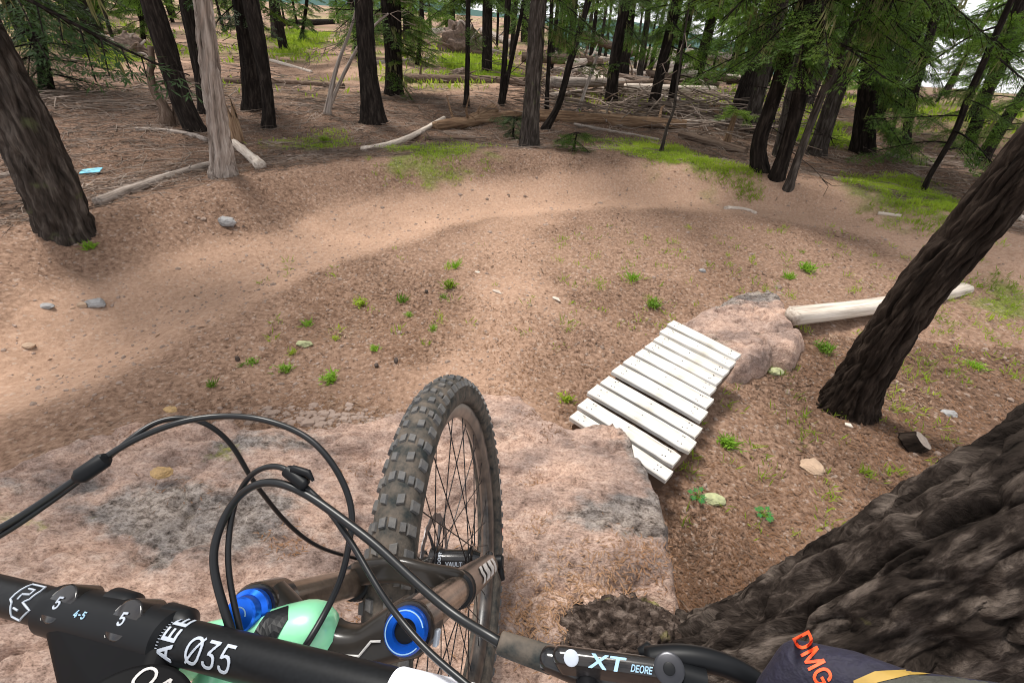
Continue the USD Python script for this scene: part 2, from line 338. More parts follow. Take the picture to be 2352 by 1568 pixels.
plain('rubber_knob', (.075, .077, .08), .75, .3, 120., .15, spec=.25, dust=(.20, .165, .13), dust_amt=.4)
plain('rim_black', (0.0070, 0.0070, 0.0080), .35, .2, 80., dust=DUST, dust_amt=.3)
plain('spoke_black', (.012, .012, .013), .35, .1, 80., metallic=.5)
plain('gloss_black', (0.0060, 0.0060, 0.0070), .18, .15, 80., coat=.3, spec=.3, dust=DUST, dust_amt=.06)
plain('fork_black', (.012, .011, .010), .32, .2, 40., coat=.15, spec=.2, dust=(.12, .09, .068), dust_amt=.16)
plain('satin_black', (0.005, 0.0055, 0.0065), .45, .15, 80., spec=.16)
plain('stem_black', (.003, .003, .0035), .55, .1, 80., spec=.08)
plain('hose_black', (0.0040, 0.0043, 0.0050), .36, .15, 200., spec=.35)
plain('bar_carbon', (0.0065, 0.0070, 0.0080), .42, .5, 400., spec=.16)
plain('stanchion', (.02, .014, .010), .2, .2, 60., metallic=.4, dust=DUST, dust_amt=.4)
plain('anodised_blue', (.01, .13, .72), .22, .12, 60., metallic=.75)
plain('mint_paint', (.20, .60, .34), .28, .08, 30., coat=.5, dust=(.34, .45, .3), dust_amt=.2)
plain('steel', (.05, .05, .055), .32, .2, 60., metallic=.9)
plain('rotor_steel', (.12, .11, .11), .38, .3, 60., metallic=.8)
plain('decal_white', (.33, .36, .41), .5, .12, 200.)
plain('decal_dusty', (.46, .44, .42), .6, .4, 90.)
plain('decal_blue', (.26, .42, .55), .45, .2, 100.)
plain('decal_orange', (.85, .09, .015), .6, .1, 60.)
plain('white_plastic', (.72, .73, .78), .5, .06, 20.)
plain('glove_navy', (.007, .0055, .020), .75, .35, 250., .3)
plain('glove_black', (.01, .01, .011), .7, .3, 250., .3)
plain('sleeve_olive', (.05, .048, .038), .85, .45, 160., .4)
plain('piping_gold', (.32, .20, .035), .7, .2, 100.)

# ---------------------------------------------------------------- terrain
def flat2(pts, z=0.): return np.array([plane(x, y, z)[:2] for x, y in pts])


TRAIL = smooth_line(flat2([(-420, 1120), (-160, 960), (60, 850), (250, 740), (450, 650), (700, 558), (950, 490), (1200, 453), (1450, 443), (1700, 462), (1900, 498), (2100, 555), (2250, 605), (2420, 665), (2700, 740)]), 70)
CREST = smooth_line(flat2([(-400, 760), (-120, 670), (30, 590), (200, 545), (420, 490), (650, 436), (900, 402), (1150, 380), (1400, 388), (1650, 415), (1850, 448), (2000, 490), (2150, 536), (2330, 600)], .1), 70)
CHUTE = smooth_line(flat2([(1120, 900), (1140, 760), (1170, 640), (1180, 540), (1170, 470)]), 20)


from scipy.spatial import cKDTree


def dense(c):
    d = np.r_[0, np.cumsum(np.hypot(*np.diff(c, axis=0).T))]; t = np.linspace(0, d[-1], 1400); q = np.stack([np.interp(t, d, c[:, 0]), np.interp(t, d, c[:, 1])], 1); return q, np.gradient(q, axis=0), cKDTree(q)


_TR, _CR, _CH = dense(TRAIL), dense(CREST), dense(CHUTE)


def cdist(P, c):
    q, g, t = c; d, i = t.query(P); w = P - q[i]; return d, np.sign(g[i, 0] * w[:, 1] - g[i, 1] * w[:, 0])


def hterr(x, y):
    x = np.asarray(x, float); y = np.asarray(y, float); sh = x.shape; P = np.stack([x.ravel(), y.ravel()], 1); X, Y = P[:, 0], P[:, 1]
    z = .16 * (1 - sstep(.85, 2.1, Y)) * (1 - .8 * sstep(.35, .65, X)) + .06 * (1 - sstep(.2, .9, Y))
    z = z + .19 * np.exp(-((X - .36) / .24) ** 2 - ((Y - .50) / .20) ** 2) - .14 * sstep(.15, -.15, X) * (1 - sstep(.7, 1.05, Y))
    near = (np.abs(X) < 12) & (Y < 14) & (Y > -2)
    d = np.full(len(P), 9.); s = np.zeros(len(P)); dt = np.full(len(P), 9.)
    if near.any():
        d[near], s[near] = cdist(P[near], _CR); dt[near], _ = cdist(P[near], _TR)
    w = np.where(s > 0, .9, .42)
    z = z + .27 * np.exp(-(d / w) ** 2) + np.where(s > 0, .06, 0) * sstep(.1, 1., d) - .07 * np.exp(-(dt / .35) ** 2)
    c = np.stack([X, Y, 0 * X], 1)
    if near.any():
        dd = dt * 1.; _, sg = cdist(P[near], _TR); dl_ = dt[near] * sg + (fbm(c[near] * .9, 2, 17) - .5) * .35; z[near] -= sum(a * np.exp(-((dl_ - o) / .035) ** 2) for o, a in ((-.16, .014), (.02, .018), (.13, .012))) * sstep(.35, .6, fbm(c[near] * .7, 2, 18) + .15)
    rough = 1 - .75 * np.exp(-(dt / .5) ** 2)
    z = z + (fbm(c * .35, 3, 3) - .5) * .35 * sstep(4, 12, np.hypot(X, Y)) + ((fbm(c * 2.1, 4, 5) - .5) * .085 + (fbm(c * 9., 3, 9) - .5) * .034) * rough
    z = z + .012 * np.maximum(Y - 12, 0) * (X < 3) - .05 * np.maximum(Y - 14, 0) * sstep(2, 10, X)
    return z.reshape(sh)


def G(px, py):
    r = ray(px, py)
    if r[2] > -.012: r = r.copy(); r[2] = -.012
    t = np.geomspace(.4, 160, 460); p = EYE + t[:, None] * r
    k = np.nonzero(p[:, 2] < hterr(p[:, 0], p[:, 1]))[0]
    i = k[0] if len(k) else 459
    a, b = t[max(i - 1, 0)], t[i]
    for _ in range(14):
        m = (a + b) / 2; w = EYE + m * r
        if w[2] < hterr(w[0], w[1]): b = m
        else: a = m
    w = EYE + b * r; w[2] = hterr(w[0], w[1]); return w


def depth(P): return float((np.asarray(P) - EYE) @ _F)
def pxm(P, w): return w * depth(P) / FPX


GREEN = [((1380, 330), (1500, 385), (1620, 400), (1700, 415), (1690, 385), (1560, 345), (1450, 318)), ((1940, 425), (2000, 470), (2100, 500), (2190, 520), (2230, 480), (2150, 430), (2030, 405)),
         ((880, 340), (930, 395), (1010, 385), (1120, 350), (1000, 330)), ((1010, 130), (1060, 185), (1200, 190), (1170, 150), (1090, 125)), ((190, 110), (240, 165), (310, 140), (290, 112)),
         ((1810, 270), (1830, 330), (1960, 340), (1930, 290)), ((630, 330), (660, 345), (790, 335), (740, 310)), ((640, 70), (640, 130), (740, 110), (760, 75)), ((2230, 690), (2290, 730), (2400, 720), (2352, 670))]
GREENW = [np.array([G(*p)[:2] for p in g]) for g in GREEN]
def grow(a0, step, k, lim):
    o = [a0]; s = step
    while o[-1] < lim: o.append(o[-1] + s); s *= k
    return np.array(o)


xs = grow(5.5, .05, 1.09, 90); xs = np.r_[-xs[::-1], np.arange(-5.5, 5.5, .034)[1:], xs]
ys = np.r_[-grow(.2, .08, 1.3, 12)[::-1], np.arange(-.2, 3.2, .026)[1:], grow(3.2, .03, 1.012, 14), grow(14.2, .22, 1.05, 180)]
GX, GY = np.meshgrid(xs, ys)
GZ = hterr(GX, GY)
V = np.stack([GX, GY, GZ], -1).reshape(-1, 3)
nx = len(xs); ii = (np.arange(len(ys) - 1)[:, None] * nx + np.arange(nx - 1)[None]).ravel()
FQ = np.vstack([np.stack([ii, ii + 1, ii + nx + 1], 1), np.stack([ii, ii + nx + 1, ii + nx], 1)])


def masks(P):
    """trail, green, litter weights at ground points."""
    P = np.asarray(P, float)[:, :2]; n = len(P); dt = np.full(n, 9.); dc = dt.copy(); dk = dt.copy(); s = np.ones(n); near = (np.abs(P[:, 0]) < 14) & (P[:, 1] < 14)
    if near.any():
        dt[near], _ = cdist(P[near], _TR); dk[near], _ = cdist(P[near], _CH); dc[near], s[near] = cdist(P[near], _CR)
    c = np.c_[P, np.zeros(n)]; nz = fbm(c * 1.7, 4, 21); n2 = fbm(c * 5., 3, 22)
    wob = (nz - .5) * .5
    tr = np.maximum(1 - sstep(.34, .60, dt + wob * .55), .62 * (1 - sstep(.1, .62, dk + wob)))
    inner = s < 0
    lit = np.where(inner, .05 + .28 * sstep(.45, .7, nz), sstep(-.30, .40, dc + wob * .8 - .2))
    right = sstep(1.0, 1.9, P[:, 0]) * (P[:, 1] < 2.6); lit = np.maximum(lit, right * .8)
    lit = np.maximum(lit, .62 * (1 - sstep(.6, 1.6, P[:, 1])) * sstep(.2, .8, P[:, 0]))
    far_pale = sstep(9.5, 14, P[:, 1]) * (1 - sstep(-1.5, 4, P[:, 0]) * .8); lit = lit * (1 - .4 * far_pale); tr = np.maximum(tr, far_pale * .62 * sstep(.38, .6, nz))  # far floor paled: dry pale duff plus stronger light there put into the colour
    gr = np.zeros(n)
    for g in GREENW:
        bb = (P[:, 0] > g[:, 0].min() - 1) & (P[:, 0] < g[:, 0].max() + 1) & (P[:, 1] > g[:, 1].min() - 1) & (P[:, 1] < g[:, 1].max() + 1)
        if bb.any():
            q_ = P[bb]; d, _ = seg_dist(q_, g, True); d = np.where(inside(q_, g), d, -d); gr[bb] = np.maximum(gr[bb], sstep(-.15, .25, d + (n2[bb] - .5) * .9))
    far = sstep(9, 16, P[:, 1]); gr = np.maximum(gr, far * sstep(.52, .66, fbm(c * .45, 3, 31)) * .6)
    return tr, gr, np.clip(lit, 0, 1)


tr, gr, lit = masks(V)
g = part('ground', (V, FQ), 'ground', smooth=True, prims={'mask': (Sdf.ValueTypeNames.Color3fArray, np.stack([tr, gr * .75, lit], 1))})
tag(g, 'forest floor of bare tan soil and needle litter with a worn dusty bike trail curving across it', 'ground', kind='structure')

# far hills, with distance haze put into their blue green colour
hx = np.linspace(-900, 1100, 90); hr = []
for j, yy in enumerate((420, 470, 540, 640)):
    hr.append(np.stack([hx, np.full_like(hx, yy) + 30 * np.sin(hx * .004), np.where(j == 0, -60, -42 + 18 * j + 26 * (fbm(np.stack([hx * .006, hx * 0 + j, hx * 0], 1), 4, 3) - .5) - hx * .012 - .10 * np.maximum(hx - 60, 0))], 1))
hv = np.vstack(hr); i0 = (np.arange(3)[:, None] * 90 + np.arange(89)[None]).ravel()
leafmat('hazed_hill_forest', (.02, .05, .045), (.03, .07, .06), (.05, .10, .09), trans=0., rough=.95)
h = part('hills', (hv, np.vstack([np.stack([i0, i0 + 1, i0 + 91], 1), np.stack([i0, i0 + 91, i0 + 90], 1)])), 'hazed_hill_forest', smooth=True)
tag(h, 'distant forested ridge glimpsed between the trunks', 'hills', kind='structure')


# ---------------------------------------------------------------- rocks, planks, logs
def rock_slab(name, outline, zt, label, base_drop=.3, edge=.09, grid=.012, lumps=.05, greyf=None, top=None):
    """A weathered slab: outline (world xy) with height function zt(x, y); steep rounded edge; closed below the ground."""
    o = np.asarray(outline); lo, hi = o.min(0) - .03, o.max(0) + .03
    gx = np.arange(lo[0], hi[0], grid); gy = np.arange(lo[1], hi[1], grid); X, Y = np.meshgrid(gx, gy); P = np.stack([X.ravel(), Y.ravel()], 1)
    d, _ = seg_dist(P, o, True); ins = inside(P, o); d = np.where(ins, d, -d)
    c = np.c_[P, np.zeros(len(P))]
    d = d + (fbm(c * 5, 3, 41) - .5) * .06 + (fbm(c * 18, 3, 44) - .5) * .03
    k = np.clip(d / edge, 0, 1); prof = np.sqrt(np.clip(1 - (1 - k) ** 2, 0, 1))
    zt_ = zt(P[:, 0], P[:, 1]); zb = hterr(P[:, 0], P[:, 1]) - .08
    rid = np.abs(fbm(c * [3.5, 6.5, 1], 4, 50) - .5) * 2
    steps = np.floor(fbm(c * [1.6, 2.6, 1], 3, 55) * 7) / 7
    z = zb + (zt_ - zb) * prof + ((fbm(c * 2.2, 4, 51) - .5) * lumps * 1.6 + (steps - .5) * lumps * .9 - np.maximum(0, .10 - rid) * .25 - .022 * np.exp(-((fbm(c * [1.1, 1.5, 1] + 7, 4, 57) - .5) / .010) ** 2) - .012 * np.exp(-((fbm(c * [2.3, 3.1, 1] + 3, 4, 59) - .5) / .012) ** 2) + (np.floor(fbm(c * [4, 7, 1] + 2, 3, 63) * 9) / 9 - .5) * .022 + (fbm(c * 14, 4, 52) - .5) * .022 + (fbm(c * 45, 2, 53) - .5) * .008) * np.minimum(prof * 1.3, 1)
    if greyf is not None:
        gm = greyf(P[:, 0], P[:, 1]); z = z + gm[:, 0] * (fbm(c * 30, 3, 58) - .5) * .03
    else: gm = np.zeros((len(P), 2))
    keep = (d > -.02); keep &= True
    idx = np.arange(len(P)).reshape(X.shape); nx_ = X.shape[1]; a = idx[:-1, :-1].ravel()
    f = np.vstack([np.stack([a, a + 1, a + nx_ + 1], 1), np.stack([a, a + nx_ + 1, a + nx_], 1)]); f = f[keep[f].all(1)]
    global SLAB_Z
    if name == 'rock_slab':
        from scipy.interpolate import RegularGridInterpolator
        _rg = RegularGridInterpolator((gy, gx), z.reshape(X.shape), bounds_error=False, fill_value=0.); SLAB_Z = lambda Q: _rg(np.asarray(Q)[:, ::-1])
    u, inv = np.unique(f, return_inverse=True); v = np.c_[P[u], z[u]]; f = inv.reshape(-1, 3)
    t = tag(part(name, (v, f), 'rock', smooth=True, prims={'mask': (Sdf.ValueTypeNames.Color3fArray, np.c_[gm[u], np.zeros(len(u))])}), label, 'rock')
    return t


ZR = .335
SLAB_PX = [(-520, 1230), (-200, 1110), (0, 1038), (120, 985), (280, 948), (395, 932), (440, 914), (530, 928), (560, 948), (740, 940), (860, 940), (960, 905), (1110, 868), (1205, 880), (1250, 925), (1310, 958), (1385, 945), (1450, 968), (1500, 1050), (1535, 1110), (1560, 1190), (1585, 1290), (1600, 1420), (1560, 1620), (1300, 1900), (700, 2100), (-500, 2100)]
slab = flat2(SLAB_PX, ZR)


def slab_top(x, y):
    _s = plane(1425, 1000, ZR); return ZR + .05 * np.exp(-((x - _s[0]) / .12) ** 2 - ((y - _s[1]) / .12) ** 2) - .03 * sstep(.9, 1.5, y) * (x < .4) + .05 * np.exp(-(((x - .22) / .25) ** 2 + ((y - .86) / .2) ** 2)) - .10 * sstep(.1, .55, x) * (1 - sstep(.35, .85, y)) - .03 * sstep(-.5, -1.2, x)


_GP = [(plane(x, y, ZR)[:2], a, b, w) for x, y, a, b, w in [(470, 1170, .26, .12, .9), (300, 1150, .2, .08, .5), (1440, 975, .13, .08, 1.1), (1490, 1060, .08, .1, 1.0), (1470, 1190, .13, .07, 1.2), (1330, 1200, .12, .06, .6), (600, 1000, .2, .07, .8), (460, 930, .10, .05, 1.0), (150, 1080, .2, .08, .5), (1180, 1000, .12, .05, .35)]]
_LP = [(plane(x, y, ZR)[:2], a, b, w) for x, y, a, b, w in [(500, 938, .10, .05, 1.2), (640, 1000, .14, .045, 1.2), (1545, 1150, .05, .10, 1.2), (1470, 1205, .10, .04, 1.0), (330, 1180, .12, .06, .8), (520, 1020, .12, .05, .9), (770, 990, .10, .04, .7), (90, 1180, .12, .05, .8)]]


def slab_mask(x, y):
    c = np.c_[x, y, 0 * x]; n = fbm(c * 3, 3, 61)
    def s_(L): return sum(w * np.exp(-((x - p[0]) / a) ** 2 - ((y - p[1]) / b) ** 2) for p, a, b, w in L)
    return np.stack([np.clip(s_(_GP) * (.55 + .9 * n), 0, 1), np.clip(s_(_LP), 0, 1)], 1)


rock_slab('rock_slab', slab, slab_top, 'broad pinkish grey rock slab with yellow lichen under the bike wheel', greyf=slab_mask, edge=.065, grid=.0105, lumps=.038)
B2_PX = [(1562, 728), (1600, 705), (1650, 688), (1690, 668), (1760, 658), (1800, 672), (1822, 705), (1838, 735), (1862, 770), (1850, 800), (1835, 822), (1790, 812), (1745, 842), (1690, 848), (1640, 800), (1580, 760)]
b2 = flat2(B2_PX, .10); b2c = b2.mean(0)
rock_slab('boulder', b2, lambda x, y: .135 - .06 * ((x - b2c[0]) ** 2 + (y - b2c[1]) ** 2) + .04 * (x - b2c[0]), 'low pink boulder with grey cap between the plank bridge and the white log', edge=.10, grid=.0095, lumps=.045,
          greyf=lambda x, y: np.stack([np.clip(sstep(.12, .36, (y - b2c[1]) - .3 * (x - b2c[0])) * .9, 0, 1), 0 * x + .1], 1))

# plank bridge
PLK = [((830, 432), (1225, 630), (1200, 668), (797, 464)), ((792, 475), (1196, 675), (1165, 718), (758, 508)), ((750, 518), (1160, 722), (1125, 768), (714, 550)), ((706, 560), (1120, 770), (1083, 818), (667, 597)),
       ((655, 602), (1083, 824), (1052, 882), (600, 635)), ((590, 640), (1058, 888), (1027, 960), (528, 685)), ((515, 690), (1028, 965), (996, 1037), (470, 742)), ((460, 762), (995, 1063), (967, 1132), (400, 808)),
       ((385, 810), (968, 1138), (930, 1226), (315, 858)), ((322, 885), (885, 1225), (825, 1300), (270, 945)), ((262, 960), (822, 1308), (790, 1390), (225, 1010))]
bridge_z = np.array([.235, .222, .205, .19, .178, .17, .168, .172, .182, .196, .205])
br = thing('plank_bridge', 'weathered white wooden plank bridge spanning from the rock slab to the low boulder', 'bridge', plane(1520, 930, .2))
ends = []
for k, (c4, z) in enumerate(zip(PLK, bridge_z)):
    q4 = [plane(1223 + a * .39, 564.5 + b * .39, z) for a, b in c4]
    A = (q4[0] + q4[3]) / 2; B = (q4[1] + q4[2]) / 2; wd = (np.linalg.norm(q4[0] - q4[3]) + np.linalg.norm(q4[1] - q4[2])) / 2 * .89
    X = unit(B - A); Yd = unit((q4[0] - q4[3]) - X * ((q4[0] - q4[3]) @ X)); Z = np.cross(X, Yd); L = np.linalg.norm(B - A); th = .026
    # board with eased edges, a subdivided top for slight cup and splintered ends
    n = 13; u = np.linspace(0, 1, n); r = np.random.default_rng(100 + k); secs = []
    warp = (r.random() - .5) * .006
    for i, t in enumerate(u):
        w = wd / 2 * (1 + .03 * math.sin(7 * t + k)) - (.0 if k not in (8, 9) else .010 * max(0, r.random() - .35) * (t > .7))
        e = .004; zz = warp * math.sin(math.pi * t)
        pr = np.array([[-w, -th + e], [-w + e, -th], [w - e, -th], [w, -th + e], [w, -e], [w - e, 0], [0, -.0015], [-w + e, 0], [-w, -e]])
        xo = t * L + (r.normal(0, .002) if i in (0, n - 1) else 0)
        secs.append(np.c_[np.full(9, xo), pr[:, 0], pr[:, 1] + zz])
    v = np.vstack(secs); f = []
    for i in range(n - 1):
        for j in range(9):
            a, b_ = i * 9 + j, i * 9 + (j + 1) % 9; f += [[a, b_, b_ + 9], [a, b_ + 9, a + 9]]
    for base, rev in ((0, 1), ((n - 1) * 9, 0)):
        for j in range(1, 8): t3 = [base, base + j, base + j + 1]; f.append(t3[::-1] if not rev else t3)
    f = np.array(f)[:, ::-1]
    path = numbered(str(br.GetPath()), 'plank'); m = usdkit.mesh(stage, path, (v, f), MAT['plank_wood'])
    loc = A - p_loc[str(br.GetPath())] + Z * .0
    m.AddTransformOp().Set(Gf.Matrix4d(*[*X, 0], *[*Yd, 0], *[*Z, 0], *[*loc, 1]))
    ends.append((A, B, X, Yd, Z, wd, L))
    for t in (.09, .12, .5, .88, .91):
        for s_ in ((-.25, .25) if t != .5 else (.1,)):
            c = trimesh.creation.cylinder(.0024, .004, sections=8); c.apply_translation([t * L + r.normal(0, .004), s_ * wd + r.normal(0, .004), .0005]); usdkit.mesh(stage, numbered(path, 'nail_head'), c, MAT['nail'])
for s_ in (.1, .5, .9):      # bearers under the boards
    P = np.array([A + X * L * s_ - Z * .075 for A, B, X, Yd, Z, wd, L in ends]); P = smooth_line(P, 24); P[:, 2] -= .0
    v, f, bc = tube(P, .042, 8); part('bearer', (v, f), 'wood_brown', br, smooth=40, prims=None)


def wood_log(name, label, pts, w, m='wood_grey', cat_='log', sides=14, jag=.12, lift=.5, parent=None, group=None, taper=.8, seed=0, rough=.12, stubs=0, world=None):
    """A fallen log lying on the ground along pixel points; w width in picture units at the first point."""
    P = np.array([G(*p) for p in pts]) if world is None else np.array(world); r0 = pxm(P[0], w) / 2 if world is None else w
    for p in P: p[2] += r0 * lift
    n = 26; P = smooth_line(P, n) if len(P) > 2 else P[0] + np.linspace(0, 1, n)[:, None] * (P[1] - P[0])
    rr = r0 * np.linspace(1, taper, n); o = np.random.default_rng(seed + 900).random(3) * 50
    def dsp(A, S, R_): return (fbm(np.stack([np.cos(A) * 2.2 + o[0], np.sin(A) * 2.2 + o[1], S * .9 / max(r0, .02) * .25 + o[2]], -1), 3, seed) - .5) * R_ * rough * 4
    v, f, bc = tube(P, rr, sides, True, dsp)
    ms = [(v, f)]; bcs = [bc]
    rs = np.random.default_rng(seed + 5)
    for _ in range(stubs):
        i = rs.integers(3, n - 3); a = unit(rs.normal(0, 1, 3) + [0, 0, .9]); l = r0 * rs.uniform(1.8, 5)
        q_ = np.array([P[i], P[i] + a * l * .6, P[i] + a * l + rs.normal(0, .15, 3) * l]); v2, f2, b2_ = tube(q_, [r0 * .3, r0 * .2, r0 * .05], 6); ms.append((v2, f2)); bcs.append(b2_)
    v, f = cat(ms); bc = np.vstack(bcs)
    p = part(name, (v, f), m, parent, smooth=True if rough < .2 else 50, prims=None)
    return tag(p, label, cat_, group) if parent is None else p


_part = part


def part(name, mesh, mat_, parent=None, smooth=False, label=None, local=False, prims=None, kind=None, bco=None):
    if bco is not None: prims = dict(prims or {}, bco=(Sdf.ValueTypeNames.Vector3fArray, bco)); smooth = bool(smooth)
    elif mat_.startswith(('bark', 'wood')):
        v = np.asarray(mesh[0] if not hasattr(mesh, 'vertices') else mesh.vertices)
        c = v - v.mean(0); w_ = np.linalg.svd(c[:: max(1, len(c) // 2000)], full_matrices=False)[2]; prims = dict(prims or {}, bco=(Sdf.ValueTypeNames.Vector3fArray, (c @ w_.T)[:, [1, 2, 0]] + v.mean(0) * .37)); smooth = bool(smooth)
    return _part(name, mesh, mat_, parent, smooth, label, local, prims, kind)


LOGS = [  # name, label, points, width, material, stubs
    ('fallen_log', 'pale weathered log lying from the left leaning trunk to the foot of the grey snag', [(228, 472), (350, 425), (485, 382)], 24, 'wood_grey', 2),
    ('broken_log', 'short broken log end lying right of the grey snag base', [(600, 388), (572, 362), (540, 335)], 26, 'wood_pale', 0),
    ('fallen_branch', 'long bare pole lying left of the grey snag above the twig litter', [(474, 325), (400, 306), (312, 301)], 11, 'wood_grey', 2),
    ('fallen_log', 'dark log lying across the floor behind the left dark trunks', [(355, 193), (560, 192), (790, 204)], 16, 'wood_brown', 5),
    ('fallen_log', 'dark log far behind the twin dark trunks near the top edge', [(640, 62), (765, 56)], 17, 'bark_dark', 1),
    ('fallen_log', 'pale log end at the far left picture edge behind the leaning trunk', [(-60, 425), (46, 402)], 17, 'wood_grey', 0),
    ('fallen_branch', 'thin pale branch on the open floor right of the twin dark trunks', [(622, 141), (716, 168)], 7, 'wood_pale', 3),
    ('curved_log', 'smooth white curved log lying alone left of the centre trunk', [(832, 349), (900, 335), (960, 310), (1020, 275)], 15, 'wood_pale', 0),
    ('rotten_log', 'orange splintered log running left behind the centre trunk', [(1190, 270), (1100, 285), (1000, 298)], 22, 'wood_rot', 3),
    ('hollow_log', 'hollow rotten log end beside the orange splintered log', [(1130, 266), (1080, 291)], 30, 'wood_rot', 3),
    ('rotten_log', 'long reddish brown rotten log to the right of the centre trunk', [(1240, 277), (1380, 283), (1572, 300)], 27, 'wood_rot', 3),
    ('fallen_pole', 'thin grey pole lying in front of the long reddish rotten log', [(1319, 288), (1513, 324)], 7, 'wood_grey', 0),
    ('fallen_branch', 'short brown branch on the floor left of the centre trunk foot', [(976, 320), (1093, 322)], 9, 'wood_brown', 1),
    ('fallen_log', 'thick dark barked log behind the thin pair of trunks', [(930, 192), (1060, 193), (1205, 199)], 24, 'wood_brown', 4),
    ('leaning_log', 'big pale log sloping down through the log jam behind the curved trunk', [(1312, 150), (1398, 222)], 25, 'wood_pale', 2),
    ('fallen_log', 'grey log crossing the log jam just right of the curved trunk', [(1258, 167), (1490, 190)], 17, 'wood_grey', 4),
    ('fallen_log', 'brownish log lying under the sloping pale log', [(1330, 172), (1500, 196)], 18, 'wood_brown', 2),
    ('fallen_log', 'pale toppled log lying on the central root mound', [(989, 79), (1073, 68)], 14, 'wood_pale', 1),
    ('fallen_log', 'pale log sloping right off the central root mound', [(1107, 76), (1177, 110)], 14, 'wood_grey', 2),
    ('fallen_branch', 'thin dead limb at the left end of the log jam', [(1270, 119), (1308, 153)], 7, 'wood_grey', 2),
    ('fallen_log', 'narrow grey log at the back of the log jam', [(1319, 130), (1408, 143)], 10, 'wood_grey', 2),
    ('fallen_log', 'short brown log in front of the log jam', [(1302, 216), (1388, 217)], 15, 'wood_brown', 1),
    ('fallen_branch', 'thin grey log right of the dark trunk in the log jam', [(1429, 160), (1503, 180)], 9, 'wood_grey', 2),
    ('fallen_branch', 'slender brown branch lying behind the long rotten log', [(1285, 254), (1372, 266)], 7, 'wood_brown', 1),
    ('fallen_log', 'grey log behind the small broken stump with a sapling', [(1569, 210), (1675, 227)], 11, 'wood_grey', 1),
    ('fallen_log', 'dark brown log ending at the foot of the right trunk cluster', [(1562, 314), (1712, 355)], 18, 'wood_brown', 2),
    ('fallen_log', 'pale barkless log left of the broken stump with a sapling', [(1569, 291), (1660, 288)], 18, 'wood_pale', 0),
    ('fallen_log', 'dark brown log under the fir boughs on the right', [(2032, 341), (2122, 372)], 14, 'wood_brown', 4),
    ('fallen_log', 'slim grey log in front of the dark log on the right', [(2032, 357), (2152, 385)], 10, 'wood_grey', 1),
    ('fallen_branch', 'pale greenish root lying on the inner trail edge', [(1663, 481), (1700, 482), (1735, 492)], 9, 'wood_pale', 0),
    ('fallen_branch', 'white stick on the trail edge below the right grass patch', [(2015, 492), (2068, 498)], 8, 'wood_pale', 1),
    ('fallen_log', 'white log end at the right picture edge behind the leaning trunk', [(2335, 505), (2420, 522)], 15, 'wood_pale', 0),
    ('fallen_log', 'far grey log left of the central root mound', [(850, 150), (985, 138)], 10, 'wood_grey', 3),
    ('fallen_log', 'far pale log behind the log jam on the right', [(1450, 120), (1600, 150)], 10, 'wood_grey', 3),
    ('fallen_log', 'far dark log behind the root wad on the left', [(120, 88), (300, 74)], 10, 'wood_brown', 2),
    ('fallen_log', 'jumbled grey log crossing low through the log jam', [(1395, 200), (1560, 236)], 12, 'wood_grey', 4),
    ('fallen_log', 'jumbled pale log crossing high through the log jam', [(1290, 108), (1500, 132)], 9, 'wood_pale', 4),
]
for i, (n, l, pts, w, m, st) in enumerate(LOGS):
    wood_log(n, l, pts, w, m, 'log' if 'log' in n else 'branch', stubs=st, seed=i, lift=.6, rough=.13 if 'rot' not in m else .26, sides=16)

rj = np.random.default_rng(31)
for i in range(16):
    x, y = rj.uniform(1270, 1690), rj.uniform(125, 235); a = rj.normal(.1, .25); l = rj.uniform(40, 110)
    wood_log('jammed_log', 'weathered log tangled in the log jam behind the long reddish rotten log', [(x - l * math.cos(a), y - l * math.sin(a) * .5), (x + l * math.cos(a), y + l * math.sin(a) * .5)], rj.uniform(12, 24), rj.choice(['wood_grey', 'wood_pale', 'wood_brown']), 'log', group='logs tangled in the log jam', stubs=4, seed=200 + i, lift=rj.uniform(1.2, 4.5), sides=10)

# half log ramp beyond the boulder
a, b, c = plane(1826, 716, .16), plane(2040, 690, .10), plane(2222, 656, .03)
Pl = smooth_line([a, b, c], 24); r0 = .085
v, f, bc = tube(Pl - [0, 0, .030], np.linspace(.064, .056, 24), 20, True, lambda A, S, R_: (fbm(np.stack([np.cos(A) * 2, np.sin(A) * 2, S * 1.5], -1), 3, 8) - .5) * R_ * .12)
v[:, 2] = np.minimum(v[:, 2], np.interp(v[:, 0], Pl[:, 0], Pl[:, 2] + .012) + (fbm(v * [4, 30, 4], 3, 4) - .5) * .006)
rp = part('log_ramp', (v, f), 'wood_log_white', smooth=True, bco=bc); tag(rp, 'white flat topped half log ramp running from the low boulder behind the leaning trunk', 'log')


def stump(name, label, px, py, w, hgt, m, top, seed, tilt=(0, 0), cut=True, jag=0.):
    p = G(px, py); r = pxm(p, w) / 2; t = thing(name, label, 'stump', p)
    n = 10; P = p + np.linspace(-.08, 1, n)[:, None] * np.array([tilt[0], tilt[1], hgt])
    v, f, bc = tube(P, r * np.linspace(1.25, .95, n), 22, True, lambda A, S, R_: (fbm(np.stack([np.cos(A) * 1.6 + seed, np.sin(A) * 1.6, S * 3], -1), 3, seed) - .5) * R_ * .9)
    if jag:
        top_i = np.arange((n - 1) * 22, n * 22); v[top_i, 2] += jag * np.random.default_rng(seed).random(22) ** 2; v[-1, 2] -= hgt * .4
    part('trunk', (v, f), m, t, smooth=True, bco=bc)
    if cut:
        T = unit(P[-1] - P[0]); ring = v[(n - 1) * 22:n * 22] + T * .003; cc = ring.mean(0) + T * .004
        vv = np.vstack([ring * .96 + cc * .04, cc]); ff = np.array([[22, j, (j + 1) % 22] for j in range(22)]); part('cut_face', (vv, ff), top, t)
    return t


